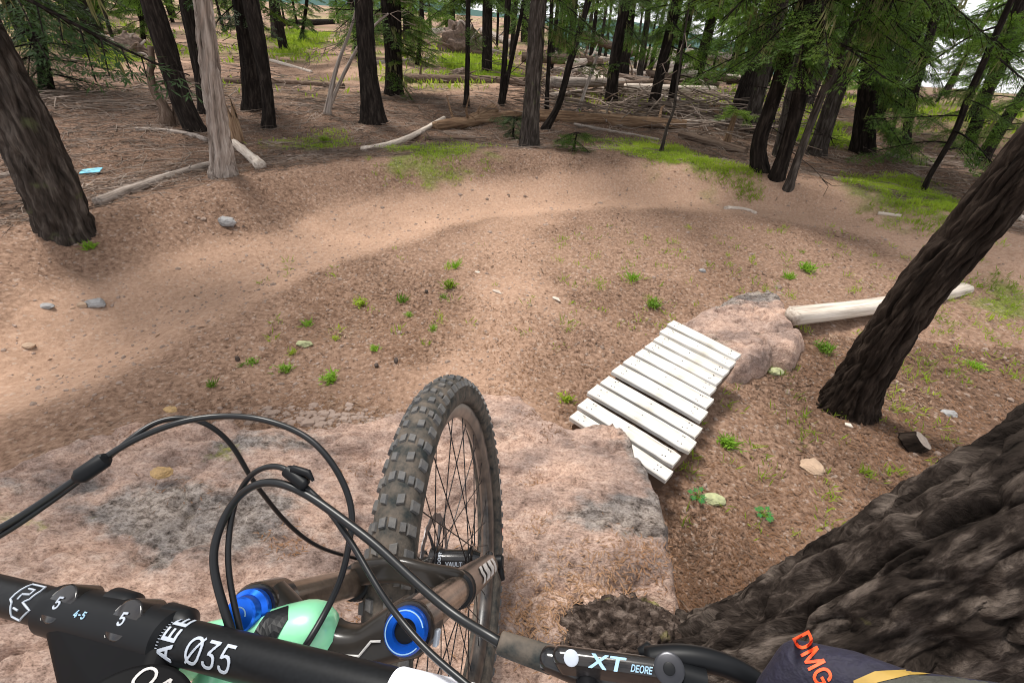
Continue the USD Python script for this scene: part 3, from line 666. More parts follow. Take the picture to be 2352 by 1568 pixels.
stump('cut_stump', 'small tilted sawn stump right below the leaning trunk', 2088, 1020, 46, .05, 'bark_near', 'cut_wood', 2, (.025, -.02))
stump('splintered_stump', 'orange splintered stump just behind the grey snag', 545, 326, 28, .32, 'wood_rot', 'cut_wood', 3, cut=False, jag=.25)
stump('splintered_stump', 'small red brown stump far left of the sapling stump', 1632, 276, 24, .2, 'wood_rot', 'cut_wood', 4, cut=False, jag=.15)


def stone(name, label, px, py, w, m, flat=.6, seed=0, stretch=1.2, sink=.25, on=None):
    p = G(px, py) if on is None else plane(px, py, on); r = pxm(p, w) / 2
    s = trimesh.creation.icosphere(4); v = s.vertices.copy(); rs = np.random.default_rng(seed)
    for _ in range(9):
        n = unit(rs.normal(0, 1, 3)); d = v @ n; k = d > rs.uniform(.62, .9); v[k] -= np.outer((d[k] - .7) * .7, n)
    v *= 1 + (fbm(v * 2 + seed, 3, seed)[:, None] - .5) * .4; v *= 1 + (fbm(v * 9 + seed, 3, seed)[:, None] - .5) * .14; v *= [stretch, .9, flat]
    return tag(part(name, (p + v * r + [0, 0, r * flat * (1 - 2 * sink) * .6], s.faces), m, smooth=45), label, 'rock')


stone('stone', 'grey stone with a dark notch on the bank below the leaning left trunk', 523, 514, 36, 'stone_grey', .75, 1)
stone('stone', 'smooth light grey stone at the left foot of the berm', 221, 700, 38, 'stone_grey', .6, 2, 1.3)
stone('stone', 'flat pale angular stone in bare soil right of the plank bridge', 1864, 1072, 60, 'stone_tan', .3, 21, .85)
stone('stone', 'small tan stone just left of the smooth light grey stone', 190, 702, 20, 'stone_tan', .7, 3)
stone('stone', 'small dull stone at the lower left berm foot', 106, 704, 22, 'stone_grey', .5, 4, 1.6)
stone('stone', 'pale pinkish stone set in the berm foot at far left', 68, 796, 24, 'stone_tan', .6, 5)
stone('lichen_stone', 'small pale green lichened stone right of the boulder', 1780, 856, 30, 'stone_moss', .8, 6)
stone('lichen_stone', 'pale yellow green stone beside the bright green seedling', 1636, 1150, 40, 'stone_moss', .5, 7, 1.4)
stone('stone', 'small blue grey stone on the dirt inside the trail bend', 1612, 624, 14, 'stone_grey', .8, 8)
stone('stone', 'flat ochre stone lying on the rock slab left of the cables', 372, 1086, 36, 'stone_yellow', .5, 9, 1.3, on=ZR + .005)
stone('stone', 'ochre flake on the far edge of the rock slab', 392, 942, 24, 'stone_yellow', .4, 10, 1.4, on=ZR - .005)
stone('stone', 'dark stone sunk in the right foreground needles', 2180, 950, 30, 'stone_grey', .4, 11)
stone('lichen_stone', 'pale lichened stone inside the trail bend near the small green tufts', 700, 792, 26, 'stone_moss', .6, 12, 1.5)
for i, (x, y, l) in enumerate([(865, 842, 'dark fir cone on the dirt left of the front tyre'), (910, 832, 'grey brown fir cone just right of the dark fir cone'), (547, 828, 'dark fir cone left of the pair of small tufts'), (980, 672, 'dark cone standing by the tall tuft inside the bend')]):
    p = G(x, y); s = trimesh.creation.icosphere(2); v = s.vertices * [.5, .5, .9]; v *= (1 + .12 * np.sin(v[:, 2] * 30)[:, None]); v = v @ trimesh.transformations.rotation_matrix(1.2 + i, [1, .3, 0])[:3, :3].T
    tag(part('fir_cone', (p + [0, 0, .012] + v * .022, s.faces), 'cone', smooth=40), l, 'cone')
p = G(212, 399); q_ = frame_mesh(rounded((.19, .09, .008), .0035, 3), p + [0, 0, .03], unit([1, .25, .1]), unit([-.25, 1, .25]), unit(np.cross(unit([1, .25, .1]), unit([-.25, 1, .25]))))
tag(part('blue_scrap', q_, 'scrap_blue'), 'bright blue scrap lying on the twigs right of the leaning left trunk', 'scrap')
for x, y, d, l in [(1092, 625, (.05, -.04), 'pale wood chip on the dirt above the tufts'), (1270, 684, (.05, -.05), 'white wood chip on the dusty dirt left of the boulder'), (1133, 668, (.06, -.04), 'small tan chip on the dusty chute'), (1940, 975, (.03, -.02), 'pale bark chip near the leaning trunk foot')]:
    p = G(x, y); v, f, bc = tube(np.array([p + [0, 0, .006], p + [d[0] * .6, d[1] * .5, .012], p + [d[0], d[1], .006]]), [.012, .016, .004], 6); v[:, 2] = p[2] + (v[:, 2] - p[2]) * .6
    tag(part('wood_chip', (v, f), 'wood_pale', smooth=True), l, 'chip')

# ---------------------------------------------------------------- trees
def bough_template(L, seed, fine=True, droop=.35, bare=.2):
    rs = np.random.default_rng(seed); n = int(L / .062); bl = [[], [], [], [], []]; wood0, wood1, wr = [], [], []
    def axis(t): return np.array([L * t, .06 * L * math.sin(t * 3 + seed), -droop * L * t ** 1.6 + .10 * L * t ** 4])
    ts = np.linspace(0, 1, 7)
    for a, b in zip(ts[:-1], ts[1:]): wood0.append(axis(a)); wood1.append(axis(b)); wr.append(.013 * L * (1 - a) + .0025)
    def blade(p, d, l, w, nn): bl[0].append(p); bl[1].append(d); bl[2].append(l); bl[3].append(w); bl[4].append(nn)
    for i in range(n):
        t = (i + .5) / n
        if t < bare and rs.random() < .8: continue
        p = axis(t); ax = unit(axis(min(1, t + .02)) - axis(t - .02))
        for s in (-1, 1):
            if rs.random() < .16: continue
            l = L * (.10 + .40 * (1 - t) ** .8 * min(1, t / .35 + .25)) * rs.uniform(.6, 1.15); ang = rs.uniform(.75, 1.15)
            d = unit(ax * math.cos(ang) + np.array([0, s * math.sin(ang), 0]) + [0, 0, rs.uniform(-.35, .08)])
            e = p + d * l + [0, 0, -.18 * l]; wood0.append(p); wood1.append(e); wr.append(.0035)
            m = max(2, int(l / (.042 if fine else .055)))
            for j in range(m):
                u = (j + .6) / m; b = p + (e - p) * u
                for s2 in (-1, 1):
                    a2 = rs.uniform(.55, 1.0); nn = unit(np.array([0, 0, 1.]) + rs.normal(0, .28, 3)); sd = np.cross(nn, d); d2 = unit(d * math.cos(a2) + sd * s2 * math.sin(a2) + [0, 0, rs.uniform(-.3, .1)])
                    l2 = (.05 + .10 * (1 - u) * min(1, l / .3)) * rs.uniform(.7, 1.25)
                    if not fine: blade(b, d2, l2 * 1.3, .03, nn); continue
                    k = max(2, int(l2 / .031))
                    for h in range(k):
                        v = (h + .3) / k
                        for s3 in (-1, 1):
                            d3 = unit(d2 + s3 * np.cross(nn, d2) * rs.uniform(.5, .9) + rs.normal(0, .12, 3)); blade(b + d2 * l2 * v, d3, rs.uniform(.03, .046), .0078, nn)
                    blade(b + d2 * l2 * .7, d2, .045, .01, nn)
    P, D, Ls, W, N = (np.array(x) for x in bl)
    return blades(P, D, Ls, W, N), many_tubes(np.array(wood0), np.array(wood1), np.array(wr), np.array(wr) * .7), L


FINE = [bough_template(L, 20 + i, True, dr) for i, (L, dr) in enumerate([(1.0, .35), (1.25, .45), (.8, .25), (1.1, .6), (.7, .5)])]
COARSE = [bough_template(L, 40 + i, False, dr) for i, (L, dr) in enumerate([(1.2, .35), (1.6, .45), (1.0, .3), (1.4, .6)])]


def add_boughs(axis_at, zr, count, Lr, az, spread, temps, seed, rad=.1, elev=.0, power=1.):
    """Boughs round a trunk: axis_at(z) -> point of the trunk axis; az, spread: direction (radians from +x) and its half range."""
    rs = np.random.default_rng(seed); fol, wood, lich = [], [], []
    for i in range(count):
        z = zr[0] + (zr[1] - zr[0]) * ((i + rs.random()) / count) ** power; o = axis_at(z)
        if spread > 3: a = i * 2.4 + rs.normal(0, .5)
        else: a = az + rs.uniform(-spread, spread)
        (bv, bf), (wv, wf), L = temps[rs.integers(len(temps))]
        l = rs.uniform(*Lr) * (1 - .72 * max(0, (z - 3.2)) / 8 if z > 3.2 else 1); s = l / L; ca, sa = math.cos(a), math.sin(a); te = elev + rs.normal(0, .16); ce, se = math.cos(te), math.sin(te)
        M_ = np.array([[ca * ce, sa * ce, se], [-sa, ca, 0], [-ca * se, -sa * se, ce]]); tw = rs.normal(0, .25); T_ = np.array([[1, 0, 0], [0, math.cos(tw), math.sin(tw)], [0, -math.sin(tw), math.cos(tw)]])
        M_ = T_ @ M_
        ky = 1. if s < 1.5 else .8
        sc = np.array([s, s * ky, s]); fol.append((o + (bv * sc) @ M_, bf)); wood.append((o + (wv * sc) @ M_, wf)); lich.append((o, M_, l))
    return fol, wood, lich


def hang_lichen(lich, seed, n=14, lr=(.08, .26)):
    rs = np.random.default_rng(seed); P, D, L_, W, N = [], [], [], [], []
    for o, M_, l in lich:
        for _ in range(n):
            t = rs.uniform(.05, .75); p = o + np.array([l * t, rs.normal(0, .12) * l * .5, -.4 * l * t ** 1.6]) @ M_; ln = rs.uniform(*lr)
            for _ in range(3): P.append(p + rs.normal(0, .012, 3)); D.append(unit([rs.normal(0, .12), rs.normal(0, .12), -1])); L_.append(ln * rs.uniform(.5, 1)); W.append(rs.uniform(.006, .02)); N.append(unit(rs.normal(0, 1, 3) * [1, 1, .1]))
    return blades(np.array(P), np.array(D), np.array(L_), np.array(W), np.array(N))


def dead_twigs(axis_at, rad, zr, n, Lr, seed):
    rs = np.random.default_rng(seed); P0, P1, b = [], [], []
    for i in range(n):
        z = rs.uniform(*zr); a = rs.uniform(0, 6.28); d = np.array([math.cos(a), math.sin(a), rs.uniform(-.7, .15)]); l = rs.uniform(*Lr); p = axis_at(z) + d * rad * .8 * [1, 1, 0]
        P0.append(p); P1.append(p + d * l); b.append(rs.normal(0, .1, 3) * l)
        for _ in range(2): t = rs.uniform(.4, .9); q_ = p + d * l * t; P0.append(q_); P1.append(q_ + unit(d + rs.normal(0, .6, 3)) * l * .4); b.append(rs.normal(0, .04, 3))
    n = len(P0); return many_tubes(np.array(P0), np.array(P1), np.full(n, .006), np.full(n, .0018), np.array(b))


def bark_disp(k, amp, seed):
    """Furrowed bark: long plates parted by narrow grooves, broken across and flaky."""
    def f(A, S, R_):
        c = np.stack([np.cos(A) * R_ * k, np.sin(A) * R_ * k, S * k * .13], -1)
        w = (fbm(c * [.5, .5, 1.2] + seed, 2, seed) - .5) * 1.3; cc = c + w[..., None] * [1, 1, .3] + seed
        g1 = np.exp(-((fbm(cc, 2, seed + 1) - .5) / .055) ** 2); g2 = np.exp(-((fbm(cc * [1.9, 1.9, 2.4] + 9, 2, seed + 4) - .5) / .05) ** 2)
        pl = fbm(c * [2.4, 2.4, 7.] + 3, 3, seed + 2); fl = np.floor(fbm(c * [1.5, 1.5, 5.] + 5, 2, seed + 5) * 6) / 6
        return amp * (-1.15 * g1 - .55 * g2 + 1.0 * (pl - .5) + .7 * (fl - .5)) + (fbm(np.stack([np.cos(A) * 1.3, np.sin(A) * 1.3, S * .9], -1) + seed, 2, seed) - .5) * R_ * .13
    return f


def trunk_line(pts, top=8., dy=0., lean_y=0.):
    """World points of a trunk from picture points (foot first): the foot on the ground, the rest above it in the upright plane through the foot; grows on past the frame."""
    b = G(pts[0][0], pts[0][1]); P = [b]; R_ = [pxm(b, pts[0][2]) / 2]
    for px, py, w in pts[1:]:
        r = ray(px, py); t = (b[1] - EYE[1]) / (r[1] - 0 * lean_y); p = EYE + r * t
        P.append(p); R_.append(pxm(p, w) / 2)
    xy = np.array([p_[:2] for p_ in pts], float); e_ = np.gradient(xy, axis=0); R_ = list(np.array(R_) * .94 * np.abs(e_[:, 1]) / np.hypot(e_[:, 0], e_[:, 1]))
    P = np.array(P); d = unit(P[-1] - P[-2]); d = unit(d + [0, 0, .25]); h = top - P[-1][2]
    if h > .3:
        for k in (.35, 1.): q_ = P[-1] + d * h * (k if k == .35 else .65) ; P = np.vstack([P, q_]); R_.append(R_[-1] * (.85 if k == .35 else .55)); d = unit(d + [0, 0, .4])
    return P, np.array(R_)


def tree(name, label, pts, m='bark_dark', sides=18, top=8., bump=None, boughs=(), twigs=0, lichen=0, needle='needles', flare=.35, catn='tree', seed=0, rings=44, broken=False, group=None, extra=None, upper=True, trunkpart='trunk'):
    P, R_ = trunk_line(pts, top); b = P[0].copy(); t = thing(name, label, catn, b, group=group)
    s = np.r_[0, np.cumsum(np.linalg.norm(np.diff(P, axis=0), axis=1))]
    from scipy.interpolate import PchipInterpolator
    fp, fr = PchipInterpolator(s, P), PchipInterpolator(s, R_)
    u = s[-1] * np.linspace(0, 1, rings) ** 1.35; Q = fp(u); rr = fr(u) * (1 + flare * np.exp(-u / max(.12, R_[0] * 1.2)))
    Q = np.vstack([Q[0] - [0, 0, .12], Q]); rr = np.r_[rr[0] * 1.1, rr]
    amp = bump if bump is not None else R_[0] * .07
    fl = lambda A, S, r_: bark_disp(26 if R_[0] < .13 else 19, amp, seed)(A, S, r_) + flare * .35 * r_ * np.exp(-S / max(.1, R_[0])) * np.sin(A * 4 + seed) * .6
    v, f, bc = tube(Q, rr, sides, True, fl); part(trunkpart, (v, f), m, t, smooth=True, bco=bc)
    zs = Q[:, 2]; o = np.argsort(zs)
    def at(z): return np.array([np.interp(z, zs[o], Q[o, k]) for k in range(3)])
    fol, wood, lich = [], [], []
    for k, (zr, cnt, Lr, az, spr, temps) in enumerate(boughs):
        a_, w_, l_ = add_boughs(at, (b[2] + zr[0], b[2] + zr[1]), cnt, Lr, az, spr, temps, seed * 17 + k); fol += a_; wood += w_; lich += l_
    if upper and not broken:
        a_, w_, _ = add_boughs(at, (b[2] + 3.6, max(top, 5.) - .2), 16, (.8, 1.5), 0, 4, COARSE, seed * 17 + 9); fol += a_; wood += w_
    if fol: part('crown', cat(fol), needle, t, kind='stuff')
    if twigs: wood.append(dead_twigs(at, R_[0], (b[2] + .3, b[2] + 3.), twigs, (.15, .7), seed + 3))
    if wood: part('limbs', cat(wood), 'twig' if twigs and not fol else 'bark_dark' if not name.startswith('dead') else 'wood_grey', t, kind='stuff')
    if lichen and lich: part('hanging_lichen', hang_lichen(lich, seed, lichen), 'lichen_hang', t, kind='stuff')
    return t


F_, C_ = FINE, COARSE
L_, R_az, UP = math.pi, 0., math.pi / 2
tree('leaning_fir', 'thick leaning fir trunk with rough brown bark at the far left', [(152, 522, 112), (72, 330, 134), (12, 205, 132), (-60, 60, 122)], 'bark_grey', 96, 7, .020, rings=150, flare=.15, seed=1,
     boughs=[((1.35, 2.6), 9, (.9, 1.5), .9, 1.0, F_)], needle='needles_dark', lichen=4)
tree('dark_fir', 'dark curved fir trunk left of the grey snag', [(449, 300, 44), (407, 202, 50), (376, 94, 52), (346, 0, 50)], seed=2, sides=36, rings=70, twigs=10)
tree('dead_crooked_snag', 'small crooked dead snag with a broken top left of the dark curved trunk', [(383, 284, 36), (376, 245, 26), (353, 210, 20), (345, 170, 17), (349, 135, 15), (345, 106, 14)], 'wood_brown', 14, 0, broken=True, seed=3, twigs=4, catn='dead tree')
tree('dead_sapling', 'short dark dead stem standing against the crooked dead snag', [(408, 282, 26), (405, 250, 16), (398, 215, 12)], 'wood_brown', 12, 0, broken=True, seed=4, catn='dead tree')
tree('dark_fir', 'dark straight trunk hidden behind the grey snag', [(478, 262, 36), (460, 160, 34), (427, 0, 36)], seed=5, sides=26, twigs=6)
tree('grey_snag', 'barkless pale grey dead snag standing at the edge of the clearing', [(514, 402, 56), (507, 336, 50), (484, 168, 46), (465, 0, 42)], 'wood_grey', 72, 5, .016, rings=120, flare=.22, seed=6, upper=False, twigs=7, catn='dead tree')
tree('dark_fir', 'left one of the thick twin dark trunks behind the splintered stump', [(585, 252, 48), (572, 100, 52), (560, 0, 54)], seed=7, sides=32, rings=60, twigs=8, boughs=[((1.2, 2.2), 5, (.6, 1.1), -1.2, 1.2, F_)], needle='needles_dark')
tree('dark_fir', 'right one of the thick twin dark trunks with the bent foot', [(618, 294, 30), (612, 200, 28), (595, 100, 34), (575, 0, 40)], seed=8, sides=28, rings=60, twigs=6)
tree('grey_fir', 'pale grey trunk standing far behind the twin dark trunks', [(633, 94, 18), (625, 0, 17)], 'bark_grey', seed=9, boughs=[((1.4, 2.4), 4, (.7, 1.2), 0, 4, C_)])
tree('thin_tree', 'thin grey leaning sapling trunk beside the left root mound', [(264, 102, 9), (248, 56, 9), (233, 0, 9)], 'bark_grey', seed=10, boughs=[((1.2, 2.6), 8, (.7, 1.2), 0, 4, C_)], needle='needles_light')
tree('dark_fir', 'dark thick trunk left of the small pale log in the middle distance', [(858, 280, 54), (846, 168, 46), (835, 0, 44)], seed=11, sides=36, rings=70, twigs=10)
tree('mossy_fir', 'lichen hung fir with green boughs just right of the dark thick trunk', [(900, 216, 30), (897, 100, 32), (890, 0, 34)], seed=12, sides=26, boughs=[((.35, 2.2), 14, (.5, 1.0), -.3, 1.2, F_), ((1.0, 2.4), 8, (.6, 1.2), -2.4, .9, F_)], lichen=10, twigs=8)
tree('dark_fir', 'slim dark trunk close behind the lichen hung fir', [(918, 218, 18), (915, 100, 18), (912, 0, 18)], seed=13, boughs=[((.7, 2.2), 9, (.5, 1.0), .1, .9, F_)], lichen=8)
tree('thin_tree', 'slim straight dark trunk standing alone in the middle', [(1071, 246, 14), (1074, 130, 12), (1075, 0, 13)], seed=14, boughs=[((1.3, 2.5), 4, (.5, .9), 0, 4, F_)], twigs=4)
tree('thin_tree', 'left stem of the thin forked pair of trunks', [(1151, 240, 14), (1160, 120, 14), (1167, 0, 15)], seed=15, twigs=6)
tree('thin_tree', 'right slanting stem of the thin forked pair of trunks', [(1155, 236, 11), (1172, 150, 11), (1190, 70, 10), (1204, 0, 10)], seed=16, twigs=5, boughs=[((1.2, 2.3), 4, (.5, .9), 0, 4, F_)])
tree('main_fir', 'stout dark furrowed trunk at the centre on the outer trail edge', [(1214, 340, 46), (1228, 134, 41), (1238, 0, 43)], 'bark_grey', seed=17, sides=80, rings=130, bump=.012, flare=.3, twigs=6, lichen=8, boughs=[((1.25, 2.2), 5, (.5, .9), .2, .8, F_)])
tree('curved_fir', 'dark slim trunk with a curved foot right of the stout centre trunk', [(1251, 297, 22), (1285, 235, 18), (1305, 161, 18), (1332, 67, 18), (1352, 0, 18)], seed=18, sides=20, boughs=[((.95, 2.2), 7, (.5, 1.0), 0, 4, F_)], lichen=6)
tree('thin_tree', 'thin dark stem close behind the stout centre trunk', [(1255, 250, 11), (1260, 150, 10), (1266, 50, 10), (1268, 0, 10)], seed=19, boughs=[((.9, 2.2), 8, (.4, .8), 0, 4, F_)])
tree('dark_fir', 'straight dark trunk standing in the log jam right of the curved trunk', [(1403, 240, 29), (1416, 118, 28), (1438, 0, 29)], seed=20, sides=30, twigs=5, boughs=[((1.3, 2.4), 6, (.5, 1.0), .5, 1.4, F_)], lichen=8)
tree('grey_fir', 'slim grey trunk behind the log jam', [(1468, 176, 16), (1483, 74, 15), (1492, 0, 15)], 'bark_grey', seed=21, boughs=[((1.2, 2.4), 6, (.5, 1.0), 0, 4, C_)])
tree('dark_fir', 'dark tilted trunk left of the tall dead sapling', [(1500, 250, 27), (1520, 150, 25), (1542, 60, 25), (1556, 0, 26)], seed=22, boughs=[((1.2, 2.4), 8, (.5, 1.1), 0, 4, F_)], lichen=6)
tree('dark_fir', 'dark tilted trunk directly behind the tall dead sapling', [(1540, 250, 22), (1564, 118, 20), (1590, 0, 20)], seed=23, boughs=[((.7, 2.3), 10, (.5, 1.1), 0, 4, F_)])
tree('dead_sapling', 'thin bare dead sapling rooted in the bright green cover', [(1517, 354, 10), (1530, 300, 8), (1548, 250, 7), (1554, 202, 6)], 'bark_grey', 8, 2.6, .002, broken=True, seed=24, twigs=7, catn='dead tree')
tree('dead_sapling', 'slim leaning grey dead stem by the long reddish rotten log', [(1327, 260, 11), (1345, 205, 9), (1372, 128, 8)], 'wood_grey', 8, 1.4, .002, broken=True, seed=25, twigs=6, catn='dead tree')
tree('dead_sapling', 'twisted pale dead bush left of the dark thick trunk', [(752, 262, 16), (762, 200, 12), (775, 150, 10), (808, 60, 7)], 'wood_grey', 9, 2.2, .003, broken=True, seed=26, twigs=16, catn='dead tree')
tree('dead_sapling', 'second stem of pale dead wood slanting up to the dark thick trunk', [(756, 250, 10), (790, 170, 10), (850, 70, 8), (892, 32, 7)], 'wood_grey', 9, 1.2, .003, broken=True, seed=27, twigs=5, catn='dead tree')
tree('cluster_fir', 'leftmost front trunk of the right hand cluster with a bowed foot', [(1745, 391, 38), (1750, 302, 36), (1780, 218, 36), (1811, 118, 38), (1838, 40, 38)], seed=30, sides=36, rings=80, twigs=8, boughs=[((1.25, 2.9), 11, (.7, 1.4), 2.9, 1.0, F_), ((1.4, 2.8), 8, (.6, 1.1), -1.6, .8, F_)], lichen=8)
tree('cluster_fir', 'middle front trunk of the right hand cluster nearest the trail', [(1784, 408, 33), (1817, 302, 34), (1841, 202, 38), (1864, 100, 40), (1890, 0, 40)], seed=31, sides=36, rings=80, twigs=8, boughs=[((1.35, 2.9), 8, (.7, 1.3), -1.4, 1.2, F_)], lichen=12)
tree('cluster_fir', 'textured trunk standing between the two front trunks of the right hand cluster', [(1794, 358, 36), (1817, 235, 34), (1850, 100, 34)], 'bark_grey', seed=32, sides=30, rings=70)
tree('slim_fir', 'slim grey stem leaning right in front of the right hand cluster', [(1811, 431, 21), (1848, 323, 19), (1881, 235, 20), (1918, 151, 20), (1965, 50, 20)], 'bark_grey', seed=33, sides=24, rings=70, twigs=14, boughs=[((1.5, 3.0), 9, (.6, 1.3), -.2, 1.3, F_)], lichen=14)
tree('cluster_fir', 'rear right trunk of the right hand cluster', [(1874, 357, 40), (1925, 202, 40), (1970, 80, 40)], 'bark_grey', seed=34, sides=32, rings=70, twigs=6, boughs=[((1.2, 2.8), 8, (.7, 1.4), 0, 1.4, F_)], lichen=10)
tree('cluster_fir', 'pale barked trunk at the back left of the right hand cluster', [(1722, 300, 36), (1745, 200, 34), (1772, 90, 34)], 'bark_grey', seed=35, sides=28, twigs=8, boughs=[((1.5, 2.6), 7, (.6, 1.2), 2.6, 1.0, F_)], lichen=8)
tree('bushy_fir', 'bushy fir with low green boughs right of the right hand cluster', [(1979, 350, 46), (1992, 235, 46), (2010, 100, 44)], seed=36, sides=28, boughs=[((.45, 2.9), 21, (.7, 1.35), -.1, 1.3, F_), ((1.2, 2.8), 8, (.6, 1.2), -2.2, .8, F_)], lichen=5, needle='needles')
tree('young_fir', 'thin leaning young fir standing on the right grass patch', [(2120, 441, 13), (2140, 396, 13), (2184, 323, 15), (2231, 208, 17), (2301, 50, 16)], seed=37, sides=14, boughs=[((.45, 3.2), 26, (.35, .9), 0, 4, F_)], needle='needles', lichen=2, top=4.5, upper=False)
tree('dark_fir', 'dark leaning trunk at the far right edge', [(2254, 367, 32), (2300, 292, 32), (2352, 218, 32)], seed=38, sides=24, boughs=[((.6, 2.2), 7, (.5, 1.0), 0, 4, F_)], upper=False)
tree('dark_fir', 'slim dark trunk under the right fir boughs', [(2220, 347, 28), (2254, 252, 28), (2290, 150, 27)], seed=39, boughs=[((.5, 2.0), 7, (.5, 1.0), 0, 4, F_)], upper=False)
tree('dark_fir', 'slim dark trunk between the bushy fir and the right grass patch', [(2079, 330, 20), (2096, 235, 20), (2125, 120, 20)], seed=40, boughs=[((.5, 2.2), 10, (.5, 1.0), 0, 4, F_)])
tree('young_fir', 'bright young fir overhanging the far right edge', [(2330, 420, 16), (2355, 300, 14), (2390, 180, 12)], seed=41, boughs=[((.2, 1.9), 16, (.5, .9), 2.6, 1.6, F_)], needle='needles_light', upper=False, top=4)
tree('young_fir', 'light green young fir at the top left behind the crooked snag', [(330, 106, 12), (325, 40, 10), (320, 0, 9)], seed=42, boughs=[((.3, 2.8), 24, (.8, 1.5), 0, 4, C_)], needle='needles_light')
tree('bushy_fir', 'dense dark fir filling the top left corner', [(108, 205, 26), (95, 120, 26), (78, 0, 26)], seed=43, boughs=[((.25, 2.7), 40, (.7, 1.5), 0, 4, F_)], needle='needles_dark')
tree('young_fir', 'small fir behind the grey trunk at the top edge', [(690, 96, 10), (700, 40, 8), (705, 0, 8)], seed=44, boughs=[((.3, 2.6), 22, (.6, 1.1), 0, 4, C_)], needle='needles')
tree('young_fir', 'green young fir behind the dark thick trunk', [(960, 150, 12), (965, 80, 11), (968, 0, 10)], seed=45, boughs=[((.2, 2.4), 26, (.6, 1.2), 0, 4, F_)], needle='needles_light')
tree('sapling_stump', 'small red brown broken stem with a green fir sapling at its top', [(1668, 331, 18), (1680, 290, 14), (1694, 252, 13)], 'wood_rot', 12, 0, .004, broken=True, seed=46, boughs=[((.45, .95), 16, (.22, .36), 0, 4, [F_[2], F_[4]])], needle='needles_light', flare=.2, catn='sapling')
tree('fir_seedling', 'small dark seedling fir beside the stout centre trunk', [(1178, 318, 6), (1180, 285, 4), (1182, 270, 3)], seed=47, boughs=[((.05, .5), 20, (.2, .36), 0, 4, [F_[2], F_[4]])], needle='needles_dark', upper=False, top=0, catn='sapling')
tree('fir_seedling', 'pale grey green seedling in the cover right of the stout centre trunk', [(1318, 346, 6), (1322, 320, 4), (1326, 305, 3)], seed=48, boughs=[((.02, .36), 18, (.2, .34), 0, 4, [F_[2], F_[4]])], needle='needles', upper=False, top=0, catn='sapling')
tree('fir_seedling', 'small bushy fir under the boughs of the right fir', [(2050, 300, 8), (2060, 260, 6), (2068, 230, 4)], seed=49, boughs=[((.05, 1.0), 26, (.3, .6), 0, 4, F_)], needle='needles_light', upper=False, top=0, catn='sapling')

# leaning near tree on the right
tree('leaning_tree', 'dark barked tree leaning strongly right beside the plank bridge', [(1945, 938, 128), (1985, 862, 124), (2085, 706, 130), (2250, 505, 145), (2352, 380, 152), (2480, 226, 160)], 'bark_near', 150, 6, .017, rings=230, flare=.28, seed=50, upper=False)

# huge foreground tree at the bottom right
fg = thing('foreground_tree', 'huge dark foreground trunk with deep furrowed bark filling the bottom right corner', 'tree', (.62, .42, .2))
Pf = np.array([[.53, .40, -.05], [.58, .405, .22], [.72, .435, .50], [.97, .49, .92], [1.26, .55, 1.38], [1.58, .64, 1.95], [2.3, .8, 3.2], [3.2, 1.0, 5.0]])
sf = np.r_[0, np.cumsum(np.linalg.norm(np.diff(Pf, axis=0), axis=1))]
uf = np.r_[np.linspace(0, 2.1, 380), np.linspace(2.14, sf[-1], 30)]; Qf = np.stack([np.interp(uf, sf, Pf[:, k]) for k in range(3)], 1)
from scipy.ndimage import gaussian_filter1d
Qf = gaussian_filter1d(Qf, 12, axis=0, mode='nearest'); rf = .188 + .09 * np.exp(-uf / .16) - .004 * uf
_bd = bark_disp(17, .030, 77)
_fT, _fN, _fB = frames(Qf); _fi = lambda S: np.clip(np.searchsorted(uf, S[:, 0]), 0, len(uf) - 1)


def _fd(A, S, R_):
    k = _fi(S); D = np.cos(A)[..., None] * _fN[k][:, None] + np.sin(A)[..., None] * _fB[k][:, None]
    o = _bd(A, S, R_) * (1 + .5 * np.exp(-S / .3))
    for d, a, h, p in ((unit([-.93, .36, -.1]), .10, .30, 1.2), (unit([-.2, .95, 0]), .13, .20, 4.), (unit([.8, .6, 0]), .16, .2, 4.), (unit([-.85, -.4, 0]), .16, .2, 4.)):
        o = o + a * np.exp(-(S / h) ** 1.6) * np.clip((D @ d), 0, 1) ** p * (1 + .5 * (fbm(np.stack([np.cos(A) * 4, np.sin(A) * 4, S * 6], -1), 3, 78) - .5))
    return o



v, f, bc = tube(Qf, rf, 340, True, _fd)
part('trunk', (v, f), 'bark_huge', fg, smooth=True, bco=bc)
s_ = trimesh.creation.icosphere(6); u_ = s_.vertices; c_ = u_ * [5, 5, 8] + 11
g_ = np.exp(-((fbm(c_, 3, 91) - .5) / .045) ** 2) + .6 * np.exp(-((fbm(c_ * 2.1 + 4, 2, 95) - .5) / .05) ** 2)
v = u_ * [.225, .165, .190] * (1 + .25 * (fbm(u_ * 1.5 + 3, 3, 92) - .5) - .06 * g_ + .09 * (fbm(c_ * 2.6, 3, 93) - .5))[:, None] + [.345, .53, .21]
part('root_burl', (v, s_.faces), 'bark_root_lit', fg, smooth=True, bco=u_ * [.2, .2, .3])
